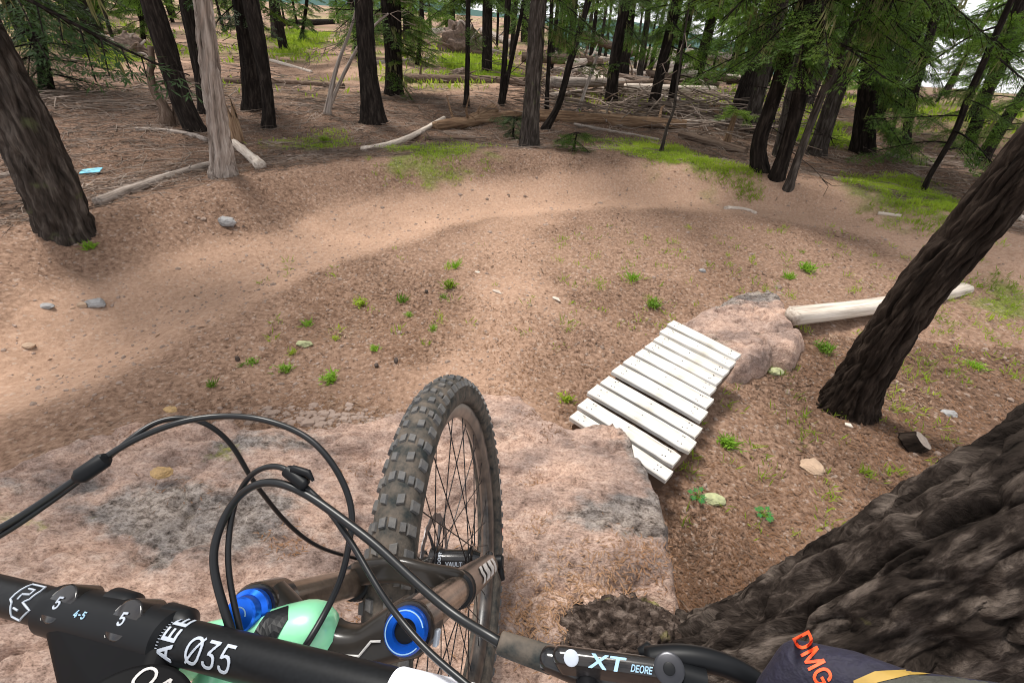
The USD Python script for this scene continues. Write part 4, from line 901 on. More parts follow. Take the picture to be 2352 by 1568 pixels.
# background forest: four kinds, each copy an Xform of its own
def proto_tree(name, label, r, h, z0, nb, Lr, m, needle, seed, group):
    t = thing(name, label, 'tree', (0, 0, 0), group=group)
    P = np.array([[0, 0, -.5], [.02, 0, .5], [.05, .03, h * .4], [0, .05, h]]); P = smooth_line(P, 16); v, f, bc = tube(P, np.interp(P[:, 2], [-.5, .3, h], [r * 1.25, r, r * .15]), 10, True); part('trunk', (v, f), m, t, smooth=True, bco=bc)
    at = lambda z: np.array([np.interp(z, P[:, 2], P[:, 0]), np.interp(z, P[:, 2], P[:, 1]), z])
    a_, w_, l_ = add_boughs(at, (z0, 3.4), int(nb * .55), Lr, 0, 4, COARSE, seed); a2, w2, _ = add_boughs(at, (3.4, h - .3), int(nb * .45), (Lr[0] * 1.1, Lr[1] * 1.2), 0, 4, COARSE, seed + 1)
    part('crown', cat(a_ + a2), needle, t, kind='stuff'); part('limbs', cat(w_ + w2 + [dead_twigs(at, r, (.4, z0 + .4), 10, (.3, .9), seed)]), 'bark_dark', t, kind='stuff')
    return t


KINDS = [('tall_fir', 'tall dark fir in the far forest with bare lower trunk', .19, 11, 2.2, 24, (1.0, 1.8), 'bark_dark', 'needles', 201),
         ('young_far_fir', 'bushy young fir in the far forest green to the ground', .09, 6.5, .25, 46, (.6, 1.3), 'bark_dark', 'needles_light', 202),
         ('grey_far_fir', 'grey barked fir in the far forest with drooping boughs', .15, 10, 1.0, 34, (.8, 1.6), 'bark_grey', 'needles', 203),
         ('pole_fir', 'slim dark pole trunk in the far forest', .08, 9, 1.9, 16, (.6, 1.1), 'bark_dark', 'needles_dark', 204)]
protos = []
rb = np.random.default_rng(5); spots = []
tries = 0
while len(spots) < 140 and tries < 6000:
    tries += 1
    brg = rb.uniform(-56, 56); dist = rb.uniform(13, 60) ** 1.0
    x, y = dist * math.sin(math.radians(brg)), dist * math.cos(math.radians(brg))
    lim = 17 if brg < 22 else 11.5
    if -50 < brg < -8: lim = 19
    if -3 < brg < 20: lim = 19
    if y < lim * .82 or dist < lim: continue
    if brg > 36 and rb.random() < .65: continue
    if any(math.hypot(x - a, y - b_) < (1.6 + .02 * dist) for a, b_, *_ in spots): continue
    pr = [.32, .28, .22, .18] if brg > 15 else ([.28, .34, .2, .18] if brg < -10 else [.34, .14, .26, .26])
    spots.append((x, y, rb.choice(4, p=pr), dist))
for k in range(4):
    protos.append(None)
for x, y, k, dist in sorted(spots, key=lambda s: s[3]):
    z = float(hterr(x, y)); kd = KINDS[k]; grp = kd[1].replace(' fir in', ' firs in').replace('trunk in', 'trunks in')
    if protos[k] is None:
        t = protos[k] = proto_tree(*kd, group=grp); UsdGeom.Xformable(t).GetOrderedXformOps()[0].Set(Gf.Vec3d(x, y, z)); continue
    X_ = UsdGeom.Xform.Define(stage, numbered('/World', kd[0])); p_ = X_.GetPrim(); p_.GetReferences().AddInternalReference(protos[k].GetPath())
    X_.ClearXformOpOrder(); X_.AddTranslateOp().Set(Gf.Vec3d(float(x), float(y), z)); X_.AddRotateZOp().Set(float(rb.uniform(0, 360))); X_.AddRotateXOp().Set(float(rb.normal(0, 2.5))); s_ = float(rb.uniform(.8, 1.3)); X_.AddScaleOp().Set(Gf.Vec3f(s_, s_, s_)); tag(p_, kd[1], 'tree', grp); p_.SetInstanceable(True)

# root mounds of toppled trees
def root_mound(label, px, py, w, hgt, seed, arms):
    p = G(px, py); r = pxm(p, w) / 2; t = thing('root_mound', label, 'root mound', p); rs = np.random.default_rng(seed)
    s = trimesh.creation.icosphere(4); v = s.vertices * [1, .6, hgt]; v = v * (1 + (fbm(s.vertices * 2.2 + seed, 4, seed)[:, None] - .5) * .9 + (fbm(s.vertices * 9 + seed, 3, seed)[:, None] - .5) * .3)
    part('soil_mass', (p + v * r * .8 + [0, 0, r * hgt * .3], s.faces), 'root_soil', t, smooth=True)
    for k in range(arms):
        a = rs.uniform(-.3, math.pi + .3); e = np.array([math.cos(a), rs.normal(-.3, .3), abs(math.sin(a)) * hgt * 1.2]); q0 = p + e * r * .25 + [0, -.1 * r, 0]; q1 = p + e * r * rs.uniform(.8, 1.1); q2 = p + e * r * rs.uniform(1.1, 1.5) + np.array([rs.normal(0, .3) * r, 0, -rs.uniform(.1, .6) * r])
        q2[2] = max(q2[2], hterr(q2[0], q2[1])); Q_ = smooth_line([q0, q1, q2], 14); v, f, bc = tube(Q_, r * rs.uniform(.05, .10) * np.linspace(1.2, .3, 14), 8); part('root_arm', (v, f), 'wood_grey' if k % 2 else 'wood_brown', t, smooth=True, bco=bc)
    return t


root_mound('dark root mound of a toppled tree at the upper left', 305, 128, 95, .75, 1, 9)
root_mound('big pale root mound of a toppled tree at the top centre', 1062, 122, 120, .8, 2, 14)
root_mound('small root mound right of the log jam', 1510, 232, 60, .6, 3, 8)
root_mound('low root mound in the mossy ground before the central root mound', 1062, 180, 52, .7, 4, 8)
# ---------------------------------------------------------------- the bicycle (front end)
WX = np.array([.982, -.048, .181]); WX /= np.linalg.norm(WX)
AX = EYE + np.array([-.080, .495, -.891])
WY = unit(np.array([.055, .998, -.036]) - WX * (np.array([.055, .998, -.036]) @ WX)); WZ = np.cross(WX, WY)
bike = thing('mountain_bike', 'black mountain bike with mint green head tube and knobby front tyre on the rock slab', 'bicycle', AX)
RT, RS = .372, .033; RC = RT - RS - .003


def W(x, r, th): return AX + WX * x + r * (math.cos(th) * WY + math.sin(th) * WZ)
def Wv(x, r, th):
    x, r, th = np.broadcast_arrays(x, r, th); return AX + x[..., None] * WX + r[..., None] * (np.cos(th)[..., None] * WY + np.sin(th)[..., None] * WZ)


def lathe(prof, n=160):
    """Closed profile (x, r) spun round the axle."""
    pr = np.asarray(prof); k = len(pr); th = np.linspace(0, 2 * np.pi, n, endpoint=False)
    v = Wv(pr[None, :, 0] + 0 * th[:, None], pr[None, :, 1] + 0 * th[:, None], th[:, None] + 0 * pr[None, :, 0]).reshape(-1, 3)
    i = np.arange(n)[:, None] * k; i2 = ((np.arange(n) + 1) % n)[:, None] * k; j = np.arange(k)[None]; j2 = (j + 1) % k
    q_ = np.stack([i + j, i + j2, i2 + j2, i2 + j], -1).reshape(-1, 4); return v, np.vstack([q_[:, [0, 1, 2]], q_[:, [0, 2, 3]]])


ph = np.linspace(-2.35, 2.35, 26)
tyre = part('tyre', lathe(np.c_[RS * np.sin(ph), RC + RS * np.cos(ph)], 200), 'rubber', bike, smooth=True)
kn = []


def knob(th, phi, lt, lw, h, tw=0.):
    er = np.array([math.cos(th), math.sin(th)]); o = []
    for du, dv, dh in [(-1, -1, 0), (1, -1, 0), (1, 1, 0), (-1, 1, 0), (-.8, -.8, 1), (.8, -.8, 1), (.8, .8, 1), (-.8, .8, 1)]:
        p_ = phi + dv * lw / 2 / RS; R_ = RS - .001 + dh * h; t_ = th + du * lt / 2 / RT + tw * dv; o.append(W(R_ * math.sin(p_), RC + R_ * math.cos(p_), t_))
    kn.append((np.array(o), np.array([[0, 3, 2], [0, 2, 1], [4, 5, 6], [4, 6, 7], [0, 1, 5], [0, 5, 4], [1, 2, 6], [1, 6, 5], [2, 3, 7], [2, 7, 6], [3, 0, 4], [3, 4, 7]])))


NR = 72
for i in range(NR):
    th = 2 * math.pi * i / NR
    if i % 2: 
        for s in (-1, 1): knob(th, s * .20, .015, .0105, .0048, .003 * s)
        for s in (-1, 1): knob(th + .012, s * .62, .014, .0085, .0045)
    else:
        for s in (-1, 1): knob(th, s * .36, .0155, .011, .0048, -.004 * s)
    for s in (-1, 1): knob(th + .02, s * 1.02, .017, .014, .0055, .004 * s)
tread = part('tread', cat(kn), 'rubber_knob', tyre, smooth=False)
rp_ = np.array([(-.0165, .306), (-.0165, .3115), (-.0145, .3125), (-.0145, .304), (0, .300), (.0145, .304), (.0145, .3125), (.0165, .3115), (.0165, .306), (.0145, .294), (.007, .2845), (0, .2825), (-.007, .2845), (-.0145, .294)])
rim = part('rim', lathe(rp_[::-1], 180), 'rim_black', bike, smooth=35)
hub = part('hub', lathe([(-.052, .010), (-.052, .026), (-.040, .029), (-.036, .029), (-.034, .0235), (-.026, .0215), (.020, .0215), (.026, .024), (.028, .028), (.034, .028), (.037, .022), (.050, .016), (.050, .008), (-.05, .008)][::-1], 48), 'gloss_black', bike, smooth=35)
part('axle', lathe([(-.075, .001), (-.075, .0075), (.088, .0075), (.088, .001)][::-1], 24), 'satin_black', hub, smooth=40)
part('axle_head', lathe([(.080, .001), (.080, .013), (.092, .013), (.095, .010), (.095, .001)][::-1], 24), 'satin_black', hub, smooth=40)
part('axle_lever', tube(np.array([W(.088, .0, 0), W(.090, .018, 3.9), W(.092, .034, 4.1)]), [.006, .006, .005], 8)[:2], 'satin_black', hub, smooth=True)
for i in range(32):
    side = 1 if i % 2 else -1; k = i // 2; th = 2 * math.pi * (i + .5) / 32; fo = th + (1 if k % 2 else -1) * 1.25
    a, b = W(side * (.031 if side > 0 else .038), .026, fo), W(side * .003, .286, th)
    part('spoke', tube(np.array([a, b]), .00115, 6)[:2], 'spoke_black', rim, smooth=True)
rot_ = []
t_ = np.linspace(0, 2 * np.pi, 73)[:-1]
ro = np.stack([.0900 + .0018 * np.sin(t_ * 18), .0745 + .0018 * np.sin(t_ * 18 + 1)]);
vv = np.vstack([Wv(np.full(72, x), ro[k], t_) for x, k in ((-.0450, 0), (-.0450, 1), (-.0468, 1), (-.0468, 0))]); ff = []
for k in range(4):
    j = np.arange(72); j2 = (j + 1) % 72; a, b = k * 72, ((k + 1) % 4) * 72; ff += [np.stack([a + j, b + j, b + j2], 1), np.stack([a + j, b + j2, a + j2], 1)]
rot_.append((vv, np.vstack(ff)))
for k in range(6): rot_.append(tube(np.array([W(-.0459, .022, k * 1.047), W(-.0459, .05, k * 1.047 + .25), W(-.0459, .076, k * 1.047 + .35)]), [.004, .0032, .003], 6)[:2])
part('brake_rotor', cat(rot_), 'rotor_steel', hub, smooth=40)


def wrap_text(s, hgt, P, d, r, bold=True, rotate=False, xs_=1., lift=.0004, up_off=0., squash=1.):
    """Lettering bent round a bar of axis d through P (radius r), on the side that faces the rider, reading along d."""
    m = text_mesh(s, hgt, .0004, bold); v = m.vertices.copy(); v -= (v.max(0) + v.min(0)) / 2 * [1, 1, 0]; v[:, 0] *= squash
    mm = trimesh.Trimesh(v, m.faces).subdivide(); v = mm.vertices
    if rotate: v = v[:, [1, 0, 2]] * [-1 if rotate > 0 else 1, 1 if rotate > 0 else -1, 1]
    n = unit(EYE - P); n = unit(n - d * (n @ d)); u = np.cross(n, d); u = u if u @ _U > 0 else -u
    a = (v[:, 1] + up_off) / r; R_ = r + lift + v[:, 2]
    f = mm.faces
    return P + np.outer(v[:, 0] * xs_, d) + R_[:, None] * (np.cos(a)[:, None] * n + np.sin(a)[:, None] * u), f


part('lettering', wrap_text('VAULT', .0075, W(.0, 0, 0), WX, .0217, up_off=-.006), 'decal_white', hub)
part('band_lettering', wrap_text('BOOST', .0062, W(-.029, 0, 0), WX, .0235, rotate=1, up_off=.002), 'decal_white', hub)


def sidewall_patch(px, py, span, mat_, name, phi=(1.25, 1.6)):
    th = np.linspace(0, 2 * np.pi, 721); P = Wv(np.full(721, RS * math.sin(1.4)), np.full(721, RC + RS * math.cos(1.4)), th) - EYE
    im = np.stack([CX + FPX * (P @ _R) / (P @ _F), CY - FPX * (P @ _U) / (P @ _F)], 1); t0 = th[np.argmin(np.hypot(*(im - [px, py]).T))]
    tt = np.linspace(t0 - span, t0 + span, 12); pp = np.linspace(*phi, 4); v = np.array([W((RS + .0006) * math.sin(p), RC + (RS + .0006) * math.cos(p), t) for t in tt for p in pp]); f = []
    for i in range(11):
        for j in range(3): a = i * 4 + j; f += [[a, a + 1, a + 5], [a, a + 5, a + 4]]
    part(name, (v, np.array(f)), mat_, tyre)


sidewall_patch(1147, 1120, .10, 'decal_dusty', 'sidewall_label'); sidewall_patch(1147, 1216, .016, 'decal_orange', 'orange_marker')

# fork
FM = np.array([[.9935, -.0565, -.099], [-.0049, .8469, -.5317], [.1139, .5287, .8411]])
cR = AX + FM @ [.07, -.018, .575]; cL = AX + FM @ [-.07, -.018, .575]
cR = Pz(938, 1443, depth(cR)); cL = Pz(583, 1402, depth(cL)); KC = .86
aR, aL = AX + WX * .068 + WY * -.006, AX - WX * .068 + WY * -.006
fz = unit((cR + cL) / 2 - AX); fx = unit((cR - cL) - fz * ((cR - cL) @ fz)); fy = np.cross(fz, fx)


def loft(P, A_, B_, a, b, n=20, e=2.6):
    """Superelliptic section with axes A_, B_ (per point) and half sizes a, b along P."""
    P = np.asarray(P); k = len(P); a = np.broadcast_to(a, (k,)); b = np.broadcast_to(b, (k,)); t = np.linspace(0, 2 * np.pi, n, endpoint=False)
    c, s = np.sign(np.cos(t)) * np.abs(np.cos(t)) ** (2 / e), np.sign(np.sin(t)) * np.abs(np.sin(t)) ** (2 / e)
    V_ = P[:, None] + a[:, None, None] * c[None, :, None] * A_[:, None] + b[:, None, None] * s[None, :, None] * B_[:, None]
    i = np.arange(k - 1)[:, None] * n; j = np.arange(n)[None]; j2 = (j + 1) % n; q_ = np.stack([i + j, i + j2, i + n + j2, i + n + j], -1).reshape(-1, 4); v = np.vstack([V_.reshape(-1, 3), P[0], P[-1]]); c0 = k * n
    j = np.arange(n); j2 = (j + 1) % n
    return v, np.vstack([q_[:, [0, 1, 2]], q_[:, [0, 2, 3]], np.stack([np.full(n, c0), j2, j], 1), np.stack([np.full(n, c0 + 1), (k - 1) * n + j, (k - 1) * n + j2], 1)])


for a_, c_, s in ((aL, cL, -1), (aR, cR, 1)):
    d = c_ - a_; Q = a_ + np.linspace(-.02, .60, 14)[:, None] * d; Q = Q + np.outer(np.exp(-np.linspace(0, 5, 14)) * .0, WX)
    lw = part('fork_lower', tube(Q, np.r_[.014, .019, np.linspace(.0205, .0225, 11), .0235], 24)[:2], 'fork_black', bike, smooth=40)
    part('wiper_seal', tube(np.array([a_ + d * .595, a_ + d * .625, a_ + d * .63]), [.0225, .0215, .018], 24)[:2], 'satin_black', lw, smooth=40)
    part('dropout', frame_mesh(rounded((.016, .034, .044), .006, 4), a_ - fz * .004, WX, WY, WZ), 'gloss_black', lw, smooth=40)
    if s > 0:
        for f0, f1, u0 in ((.16, .205, 0), (.23, .30, 0), (.33, .40, 0), (.43, .47, 0)):
            vs = []; n_ = unit(EYE - (a_ + d * .3)); dd = unit(d); n_ = unit(n_ - dd * (n_ @ dd)); u_ = np.cross(dd, n_)
            for ff_ in np.linspace(f0, f1, 4):
                for an in np.linspace(-.25, .75, 7): vs.append(a_ + d * ff_ + (.0232 + .0004) * (math.cos(an) * n_ + math.sin(an) * -u_) + dd * .006 * math.sin(an * 9 + f0 * 60) * (f0 > .2))
            F2 = []
            for i in range(3):
                for j in range(6): q0 = i * 7 + j; F2 += [[q0, q0 + 1, q0 + 8], [q0, q0 + 8, q0 + 7]]
            part('decal', (np.array(vs), np.array(F2)), 'decal_dusty', lw)
    part('stanchion', tube(np.array([a_ + d * .5, a_ + d * .99]), .0172, 28)[:2], 'stanchion', bike, smooth=40)
pR, pL = aR + (cR - aR) * .60, aL + (cL - aL) * .60; mid = (pR + pL) / 2
Q = smooth_line([pL, pL + fz * .020 + fy * .012 + fx * .006, mid + fz * .040 + fy * .018 - fx * .03, mid + fz * .043 + fy * .022, mid + fz * .040 + fy * .018 + fx * .03, pR + fz * .020 + fy * .012 - fx * .006, pR], 40)
T, _, _ = frames(Q); B_ = np.array([unit(fy - t * (fy @ t) + fz * .25) for t in T]); B_ = np.array([unit(b - t * (b @ t)) for b, t in zip(B_, T)])
part('fork_arch', loft(Q, B_, np.cross(T, B_), np.r_[.014, np.full(38, .015), .014], .0085, 24, 3.), 'fork_black', bike, smooth=40)
Q = smooth_line([cL - fz * .014, cL * .7 + cR * .3 - fz * .016 - fy * .020, (cL + cR) / 2 - fz * .016 - fy * .027, cL * .3 + cR * .7 - fz * .016 - fy * .020, cR - fz * .014], 30)
T, _, _ = frames(Q); B_ = np.array([unit(fz - t * (fz @ t)) for t in T])
crown = part('fork_crown', loft(Q, B_, np.cross(T, B_), .019, np.r_[np.linspace(.024, .017, 8), np.linspace(.017, .025, 7), np.linspace(.025, .017, 7), np.linspace(.017, .024, 8)], 24, 2.8), 'fork_black', bike, smooth=40)
for c_, s in ((cL, -1), (cR, 1)):
    part('leg_clamp', tube(np.array([c_ - fz * .036, c_ - fz * .034, c_ + fz * .000, c_ + fz * .003]), np.array([.021, .0245, .0245, .0225]) * .9, 32, True)[:2], 'gloss_black', crown, smooth=35)
    prof = [(.000, .0205), (.006, .0205), (.0085, .019), (.0085, .0115), (.004, .0105), (.004, 0)] if s > 0 else [(.0, .0205), (.006, .0205), (.009, .0165), (.016, .0155), (.0175, .014), (.0175, 0)]
    tt = np.linspace(0, 2 * np.pi, 40, endpoint=False); vv = np.array([c_ + fz * (z + .0035) + r * KC * (math.cos(t) * fx + math.sin(t) * fy) for z, r in prof for t in tt]); j = np.arange(40); j2 = (j + 1) % 40
    part('top_cap', (vv, np.vstack([q for k in range(len(prof) - 1) for q in (np.stack([k * 40 + j, k * 40 + j2, k * 40 + 40 + j2], 1), np.stack([k * 40 + j, k * 40 + 40 + j2, k * 40 + 40 + j], 1))])), 'anodised_blue', crown, smooth=30)
    ring = [c_ + fz * .0124 + .0153 * (math.cos(t) * fx + math.sin(t) * fy) for t in np.linspace(.3, 5.6, 40)] if s > 0 else [c_ + fz * .0214 + .006 * (math.cos(t) * fx + math.sin(t) * fy) for t in np.linspace(0, 2, 10)]
    part('cap_marking', tube(np.array(ring), .0005, 5)[:2], 'decal_blue', crown)
part('cap_core', tube(np.array([cR + fz * .004, cR + fz * .0085, cR + fz * .0086]), [.0093, .009, .0], 24, False)[:2], 'satin_black', crown, smooth=40)
m_ = cL * .36 + cR * .64 - fy * .018 + fz * .0035
part('crown_mark', tube(np.array([m_ - fx * .014 - fy * .006, m_ + fx * .012 - fy * .004, m_ + fx * .020 + fy * .007, m_ + fx * .028 + fy * .008]), .0011, 6)[:2], 'decal_dusty', crown)
part('white_mark', frame_mesh(rounded((.004, .012, .010), .001, 2), cR + fx * .0225 - fz * .010 - fy * .006, fx, fy, fz), 'decal_white', crown)
part('brake_caliper', frame_mesh(rounded((.03, .05, .06), .01, 4), aL + fz * .085 - fy * .035 + fx * .012, fx, fy, fz), 'satin_black', bike, smooth=40)

# handlebar: its depth is set so that a 29 mm bar has the width it shows
RB = .0148


def shown(P, d, r):
    v = unit(P - EYE); u = unit(np.cross(v, d)); a, b = P - u * r - EYE, P + u * r - EYE
    pa = np.array([(a @ _R), (a @ _U)]) / (a @ _F); pb = np.array([(b @ _R), (b @ _U)]) / (b @ _F); return FPX * np.hypot(*(pa - pb))


dA, dB = .3, .29
for _ in range(30):
    A_, B0 = Pz(0, 1365, dA), Pz(430, 1475, dB); d_ = unit(B0 - A_); dA *= (shown(A_, d_, RB) / 108) ** .5; dB *= (shown(B0, d_, RB) / 121) ** .5
BA, BD = A_, unit(B0 - A_)


def bar_t(px):
    lo, hi = -.3, .6
    f_ = lambda t: CX + FPX * ((BA + BD * t - EYE) @ _R) / ((BA + BD * t - EYE) @ _F) - px
    for _ in range(60):
        m = (lo + hi) / 2
        if f_(m) < 0: lo = m
        else: hi = m
    return lo


def bar(px): return BA + BD * bar_t(px)
Q = np.array([BA + BD * (bar_t(-600)), BA + BD * bar_t(1180)]); Q = Q[0] + np.linspace(0, 1, 20)[:, None] * (Q[1] - Q[0])
hb = part('handlebar', tube(Q, RB, 40)[:2], 'bar_carbon', bike, smooth=40)
bn = unit(EYE - bar(250)); bn = unit(bn - BD * (bn @ BD)); bu = np.cross(bn, BD); bu = bu if bu @ _U > 0 else -bu
k_ = (bar_t(300) - bar_t(200)) / 100      # metres per picture unit along the bar
part('sleeve_label', tube(np.array([bar(905), bar(905) + BD * .002, bar(1180)]), [RB + .0002, RB + .0009, RB + .0009], 40, False)[:2], 'white_plastic', hb, smooth=True)
part('lettering', wrap_text('Ø35', 33 * k_, bar(518), BD, RB, bold=False, up_off=-.0035, squash=.95), 'decal_white', hb)
part('lettering', wrap_text('AEE', 25 * k_, bar(424), BD, RB, rotate=1, up_off=.001), 'decal_white', hb)
for i in range(16):
    an = -.9 + i * .13; c_ = bar(404) + (RB + .0004) * (math.cos(an) * bn + math.sin(an) * bu); part('tick_mark', tube(np.array([c_ - BD * .0012, c_ + BD * .0012]), .00025, 4)[:2], 'decal_white', hb)
# angular R emblem: an outlined letter with an arrow foot, built of strokes bent round the bar
def bar_strokes(px0, strokes, w, sc, up0=0.):
    for st in strokes:
        p_ = np.array(st, float) * sc; q_ = np.vstack([p_[i] + np.linspace(0, 1, 5)[:-1, None] * (p_[i + 1] - p_[i]) for i in range(len(p_) - 1)] + [p_[-1:]])
        a = (q_[:, 1] + up0) / RB; c_ = bar(px0); part('emblem_stroke', tube(c_ + np.outer(q_[:, 0], BD) + (RB + .0003) * (np.cos(a)[:, None] * bn + np.sin(a)[:, None] * bu), w, 6)[:2], 'decal_white', hb)


bar_strokes(84, [[(-20, -2), (-16, 28), (18, 28), (24, 18), (22, 4), (12, -2), (38, -10), (14, -30), (-4, -26), (-12, -6), (-20, -2)], [(-6, 18), (10, 18), (12, 10), (-4, 8), (-4, 0)], [(-2, -12), (10, -14)]], .0008, k_)

# stem: faceplate, two clamp ears with bolts, body and top cap
st = part('stem', tube(np.array([bar(128), bar(133), bar(395), bar(402)]), [RB + .001, RB + .0045, RB + .0045, RB + .001], 36, True)[:2], 'satin_black', bike, smooth=35)
for px, py, pb_ in ((166, 1380, 0), (312, 1416, 1)):
    c_ = bar(px + 8) + bu * .0035 + bn * .0125
    part('clamp_ear', tube(np.array([c_ - bn * .018 + bu * .004, c_ + bn * .0035, c_ + bn * .0060]), [.0155, .0150, .0128], 28)[:2], 'gloss_black', st, smooth=35)
    o = c_ + bn * .0064 + bu * .0005; tm = text_mesh('5', .0085, .0006, True); v = tm.vertices - (tm.vertices.max(0) + tm.vertices.min(0)) / 2 * [1, 1, 0]
    part('torque_mark', frame_mesh((v, tm.faces), o, unit(BD + bu * .1), unit(bu - BD * .1), bn), 'decal_white', st)
    rg = [c_ + bn * .0050 + .0143 * (math.cos(t) * BD + math.sin(t) * bu) for t in np.linspace(1.2, 4.2, 24)]; part('edge_line', tube(np.array(rg), .00025, 4)[:2], 'decal_dusty', st)
for kx, (px, off) in enumerate(((268, .012), (398, .010))):
    c_ = bar(px - 14) + bu * off; part('faceplate_lobe', tube(np.array([c_ - BD * .017, c_ - BD * .011, c_ + BD * .011, c_ + BD * .019]), [.004, .0125, .0115, .003], 24)[:2], 'satin_black', st, smooth=True)
o = bar(236) + bn * (RB + .0046); part('small_lettering', frame_mesh((lambda m: (m.vertices, m.faces))(text_mesh('4-5', .0048, .0005, True)), o - BD * .008 - bu * .002, BD, bu, bn), 'decal_blue', st)
import manifold3d as m3
def hullm(ps, rs): 
    m = m3.Manifold.batch_hull([m3.Manifold.sphere(r, 36).translate(tuple(map(float, p))) for p, r in zip(ps, rs)]).to_mesh(); return np.array(m.vert_properties[:, :3]), np.array(m.tri_verts)


sb = [bar(165) - bu * .003, bar(385) - bu * .003, bar(262) - bu * .036, bar(400) - bu * .050 + BD * .008]
part('stem_body', hullm(sb, [.0145, .0145, .011, .016]), 'stem_black', st, smooth=40)
tc_ = Pz(285, 1665, .262); tn = unit(unit(EYE - tc_) + _U * .9); tx_ = unit(BD - tn * (BD @ tn)); ty_ = np.cross(tn, tx_)
part('top_plate', tube(np.array([tc_ - tn * .012, tc_ - tn * .002, tc_, tc_ + tn * .0001]), [.033, .034, .031, .0], 48, False)[:2], 'stem_black', st, smooth=35)
tm = text_mesh('OAT', .013, .0006, False); v = tm.vertices - (tm.vertices.max(0) + tm.vertices.min(0)) / 2 * [1, 1, 0]; part('plate_lettering', frame_mesh((v, tm.faces), tc_ + tn * .0002 + ty_ * .021, tx_, ty_, tn), 'decal_dusty', st)

# head tube, badge, frame tubes
hA, hB = Pz(748, 1446, .385), Pz(420, 1500, .372); hd = unit(hB - hA)
Q = hA + np.linspace(0, 1, 16)[:, None] * (hB - hA); Q = np.vstack([hA - hd * .010, hA - hd * .0085, Q])
htb = part('head_tube', tube(Q, np.r_[.0, .012, .0215, .0240, np.linspace(.0250, .019, 14)], 40, False)[:2], 'mint_paint', bike, smooth=50)
Ph = hA + hd * .032; n = unit(EYE - Ph); n = unit(n - hd * (n @ hd)); u = np.cross(n, hd); u = u if u @ _U > 0 else -u
bd = [(-.016, .004), (-.010, .021), (.004, .026), (.008, .012), (.002, .0), (-.006, -.006)]; bb = []
from shapely.geometry import Polygon
pm = trimesh.creation.extrude_polygon(Polygon(bd), .0006, engine='earcut').subdivide().subdivide(); v = pm.vertices; a = v[:, 1] / .0240; R_ = .0246 + v[:, 2]
part('head_badge', (Ph + np.outer(-v[:, 0] * 1.05, hd) + R_[:, None] * (np.cos(a)[:, None] * n + np.sin(a)[:, None] * u), pm.faces), 'satin_black', htb)
hm = hA * .4 + hB * .6
part('top_tube', tube(np.array([hm, hm + [-.03, -.10, -.05], EYE + [-.30, -.45, -.42]]), [.02, .021, .019], 24)[:2], 'mint_paint', bike, smooth=True)
part('down_tube', tube(np.array([hA * .75 + hB * .25, hA + [-.10, -.20, -.16], EYE + [-.30, -.40, -.95]]), [.022, .024, .026], 24)[:2], 'mint_paint', bike, smooth=True)

# cables
CAB = [('brake_hose', [(-140, 1262, .34), (0, 1212, .35), (90, 1157, .36), (190, 1088, .37), (260, 1038, .38), (330, 1000, .39), (420, 968, .40), (500, 956, .41), (590, 961, .41), (680, 990, .41), (740, 1035, .405), (788, 1108, .40), (808, 1180, .395), (803, 1240, .39), (785, 1320, .385), (750, 1400, .375), (712, 1466, .36), (690, 1500, .36)], 16),
       ('front_brake_hose', [(-140, 1290, .34), (0, 1229, .352), (100, 1163, .362), (200, 1090, .375), (290, 1016, .385), (355, 972, .40), (415, 960, .41), (470, 972, .42), (530, 1020, .44), (570, 1085, .46), (605, 1135, .48), (650, 1190, .51), (700, 1235, .54), (750, 1262, .58), (800, 1277, .62), (850, 1290, .66)], 14),
       ('rear_brake_hose', [(545, 1500, .34), (522, 1420, .345), (500, 1345, .35), (491, 1272, .355), (509, 1203, .36), (543, 1146, .36), (586, 1114, .355), (629, 1108, .35), (676, 1121, .345), (728, 1150, .34), (792, 1196, .33), (857, 1246, .32), (921, 1304, .31), (986, 1363, .30), (1050, 1414, .29), (1106, 1449, .28), (1150, 1476, .274)], 18),
       ('dropper_cable', [(560, 1500, .345), (545, 1418, .35), (530, 1345, .355), (524, 1264, .36), (534, 1178, .365), (552, 1126, .365), (582, 1087, .36), (620, 1071, .355), (659, 1079, .35), (702, 1118, .345), (745, 1160, .34), (782, 1208, .335), (823, 1272, .325), (874, 1358, .31), (921, 1423, .30), (986, 1496, .285), (1068, 1567, .27), (1150, 1640, .26)], 13)]
for nm, pts, w in CAB:
    P_ = np.array([Pz(*p) for p in pts]); Q = smooth_line(P_, 120); part(nm, tube(Q, w / 2 * .36 / FPX, 14)[:2], 'hose_black', bike, smooth=True)
for (x0, y0, d0), (x1, y1, d1), r in (((178, 1098, .364), (245, 1052, .374), .0068), ((655, 1077, .349), (705, 1115, .343), .0048)):
    part('cable_clip', tube(np.array([Pz(x0, y0, d0), Pz(x0 * .9 + x1 * .1, y0 * .9 + y1 * .1, d0), Pz(x0 * .1 + x1 * .9, y0 * .1 + y1 * .9, d1), Pz(x1, y1, d1)]), [r * .7, r, r, r * .7], 14)[:2], 'satin_black', bike, smooth=40)
part('clip_tab', tube(np.array([Pz(672, 1076, .346), Pz(708, 1086, .343), Pz(720, 1104, .343)]), [.003, .0028, .0012], 8)[:2], 'satin_black', bike, smooth=True)

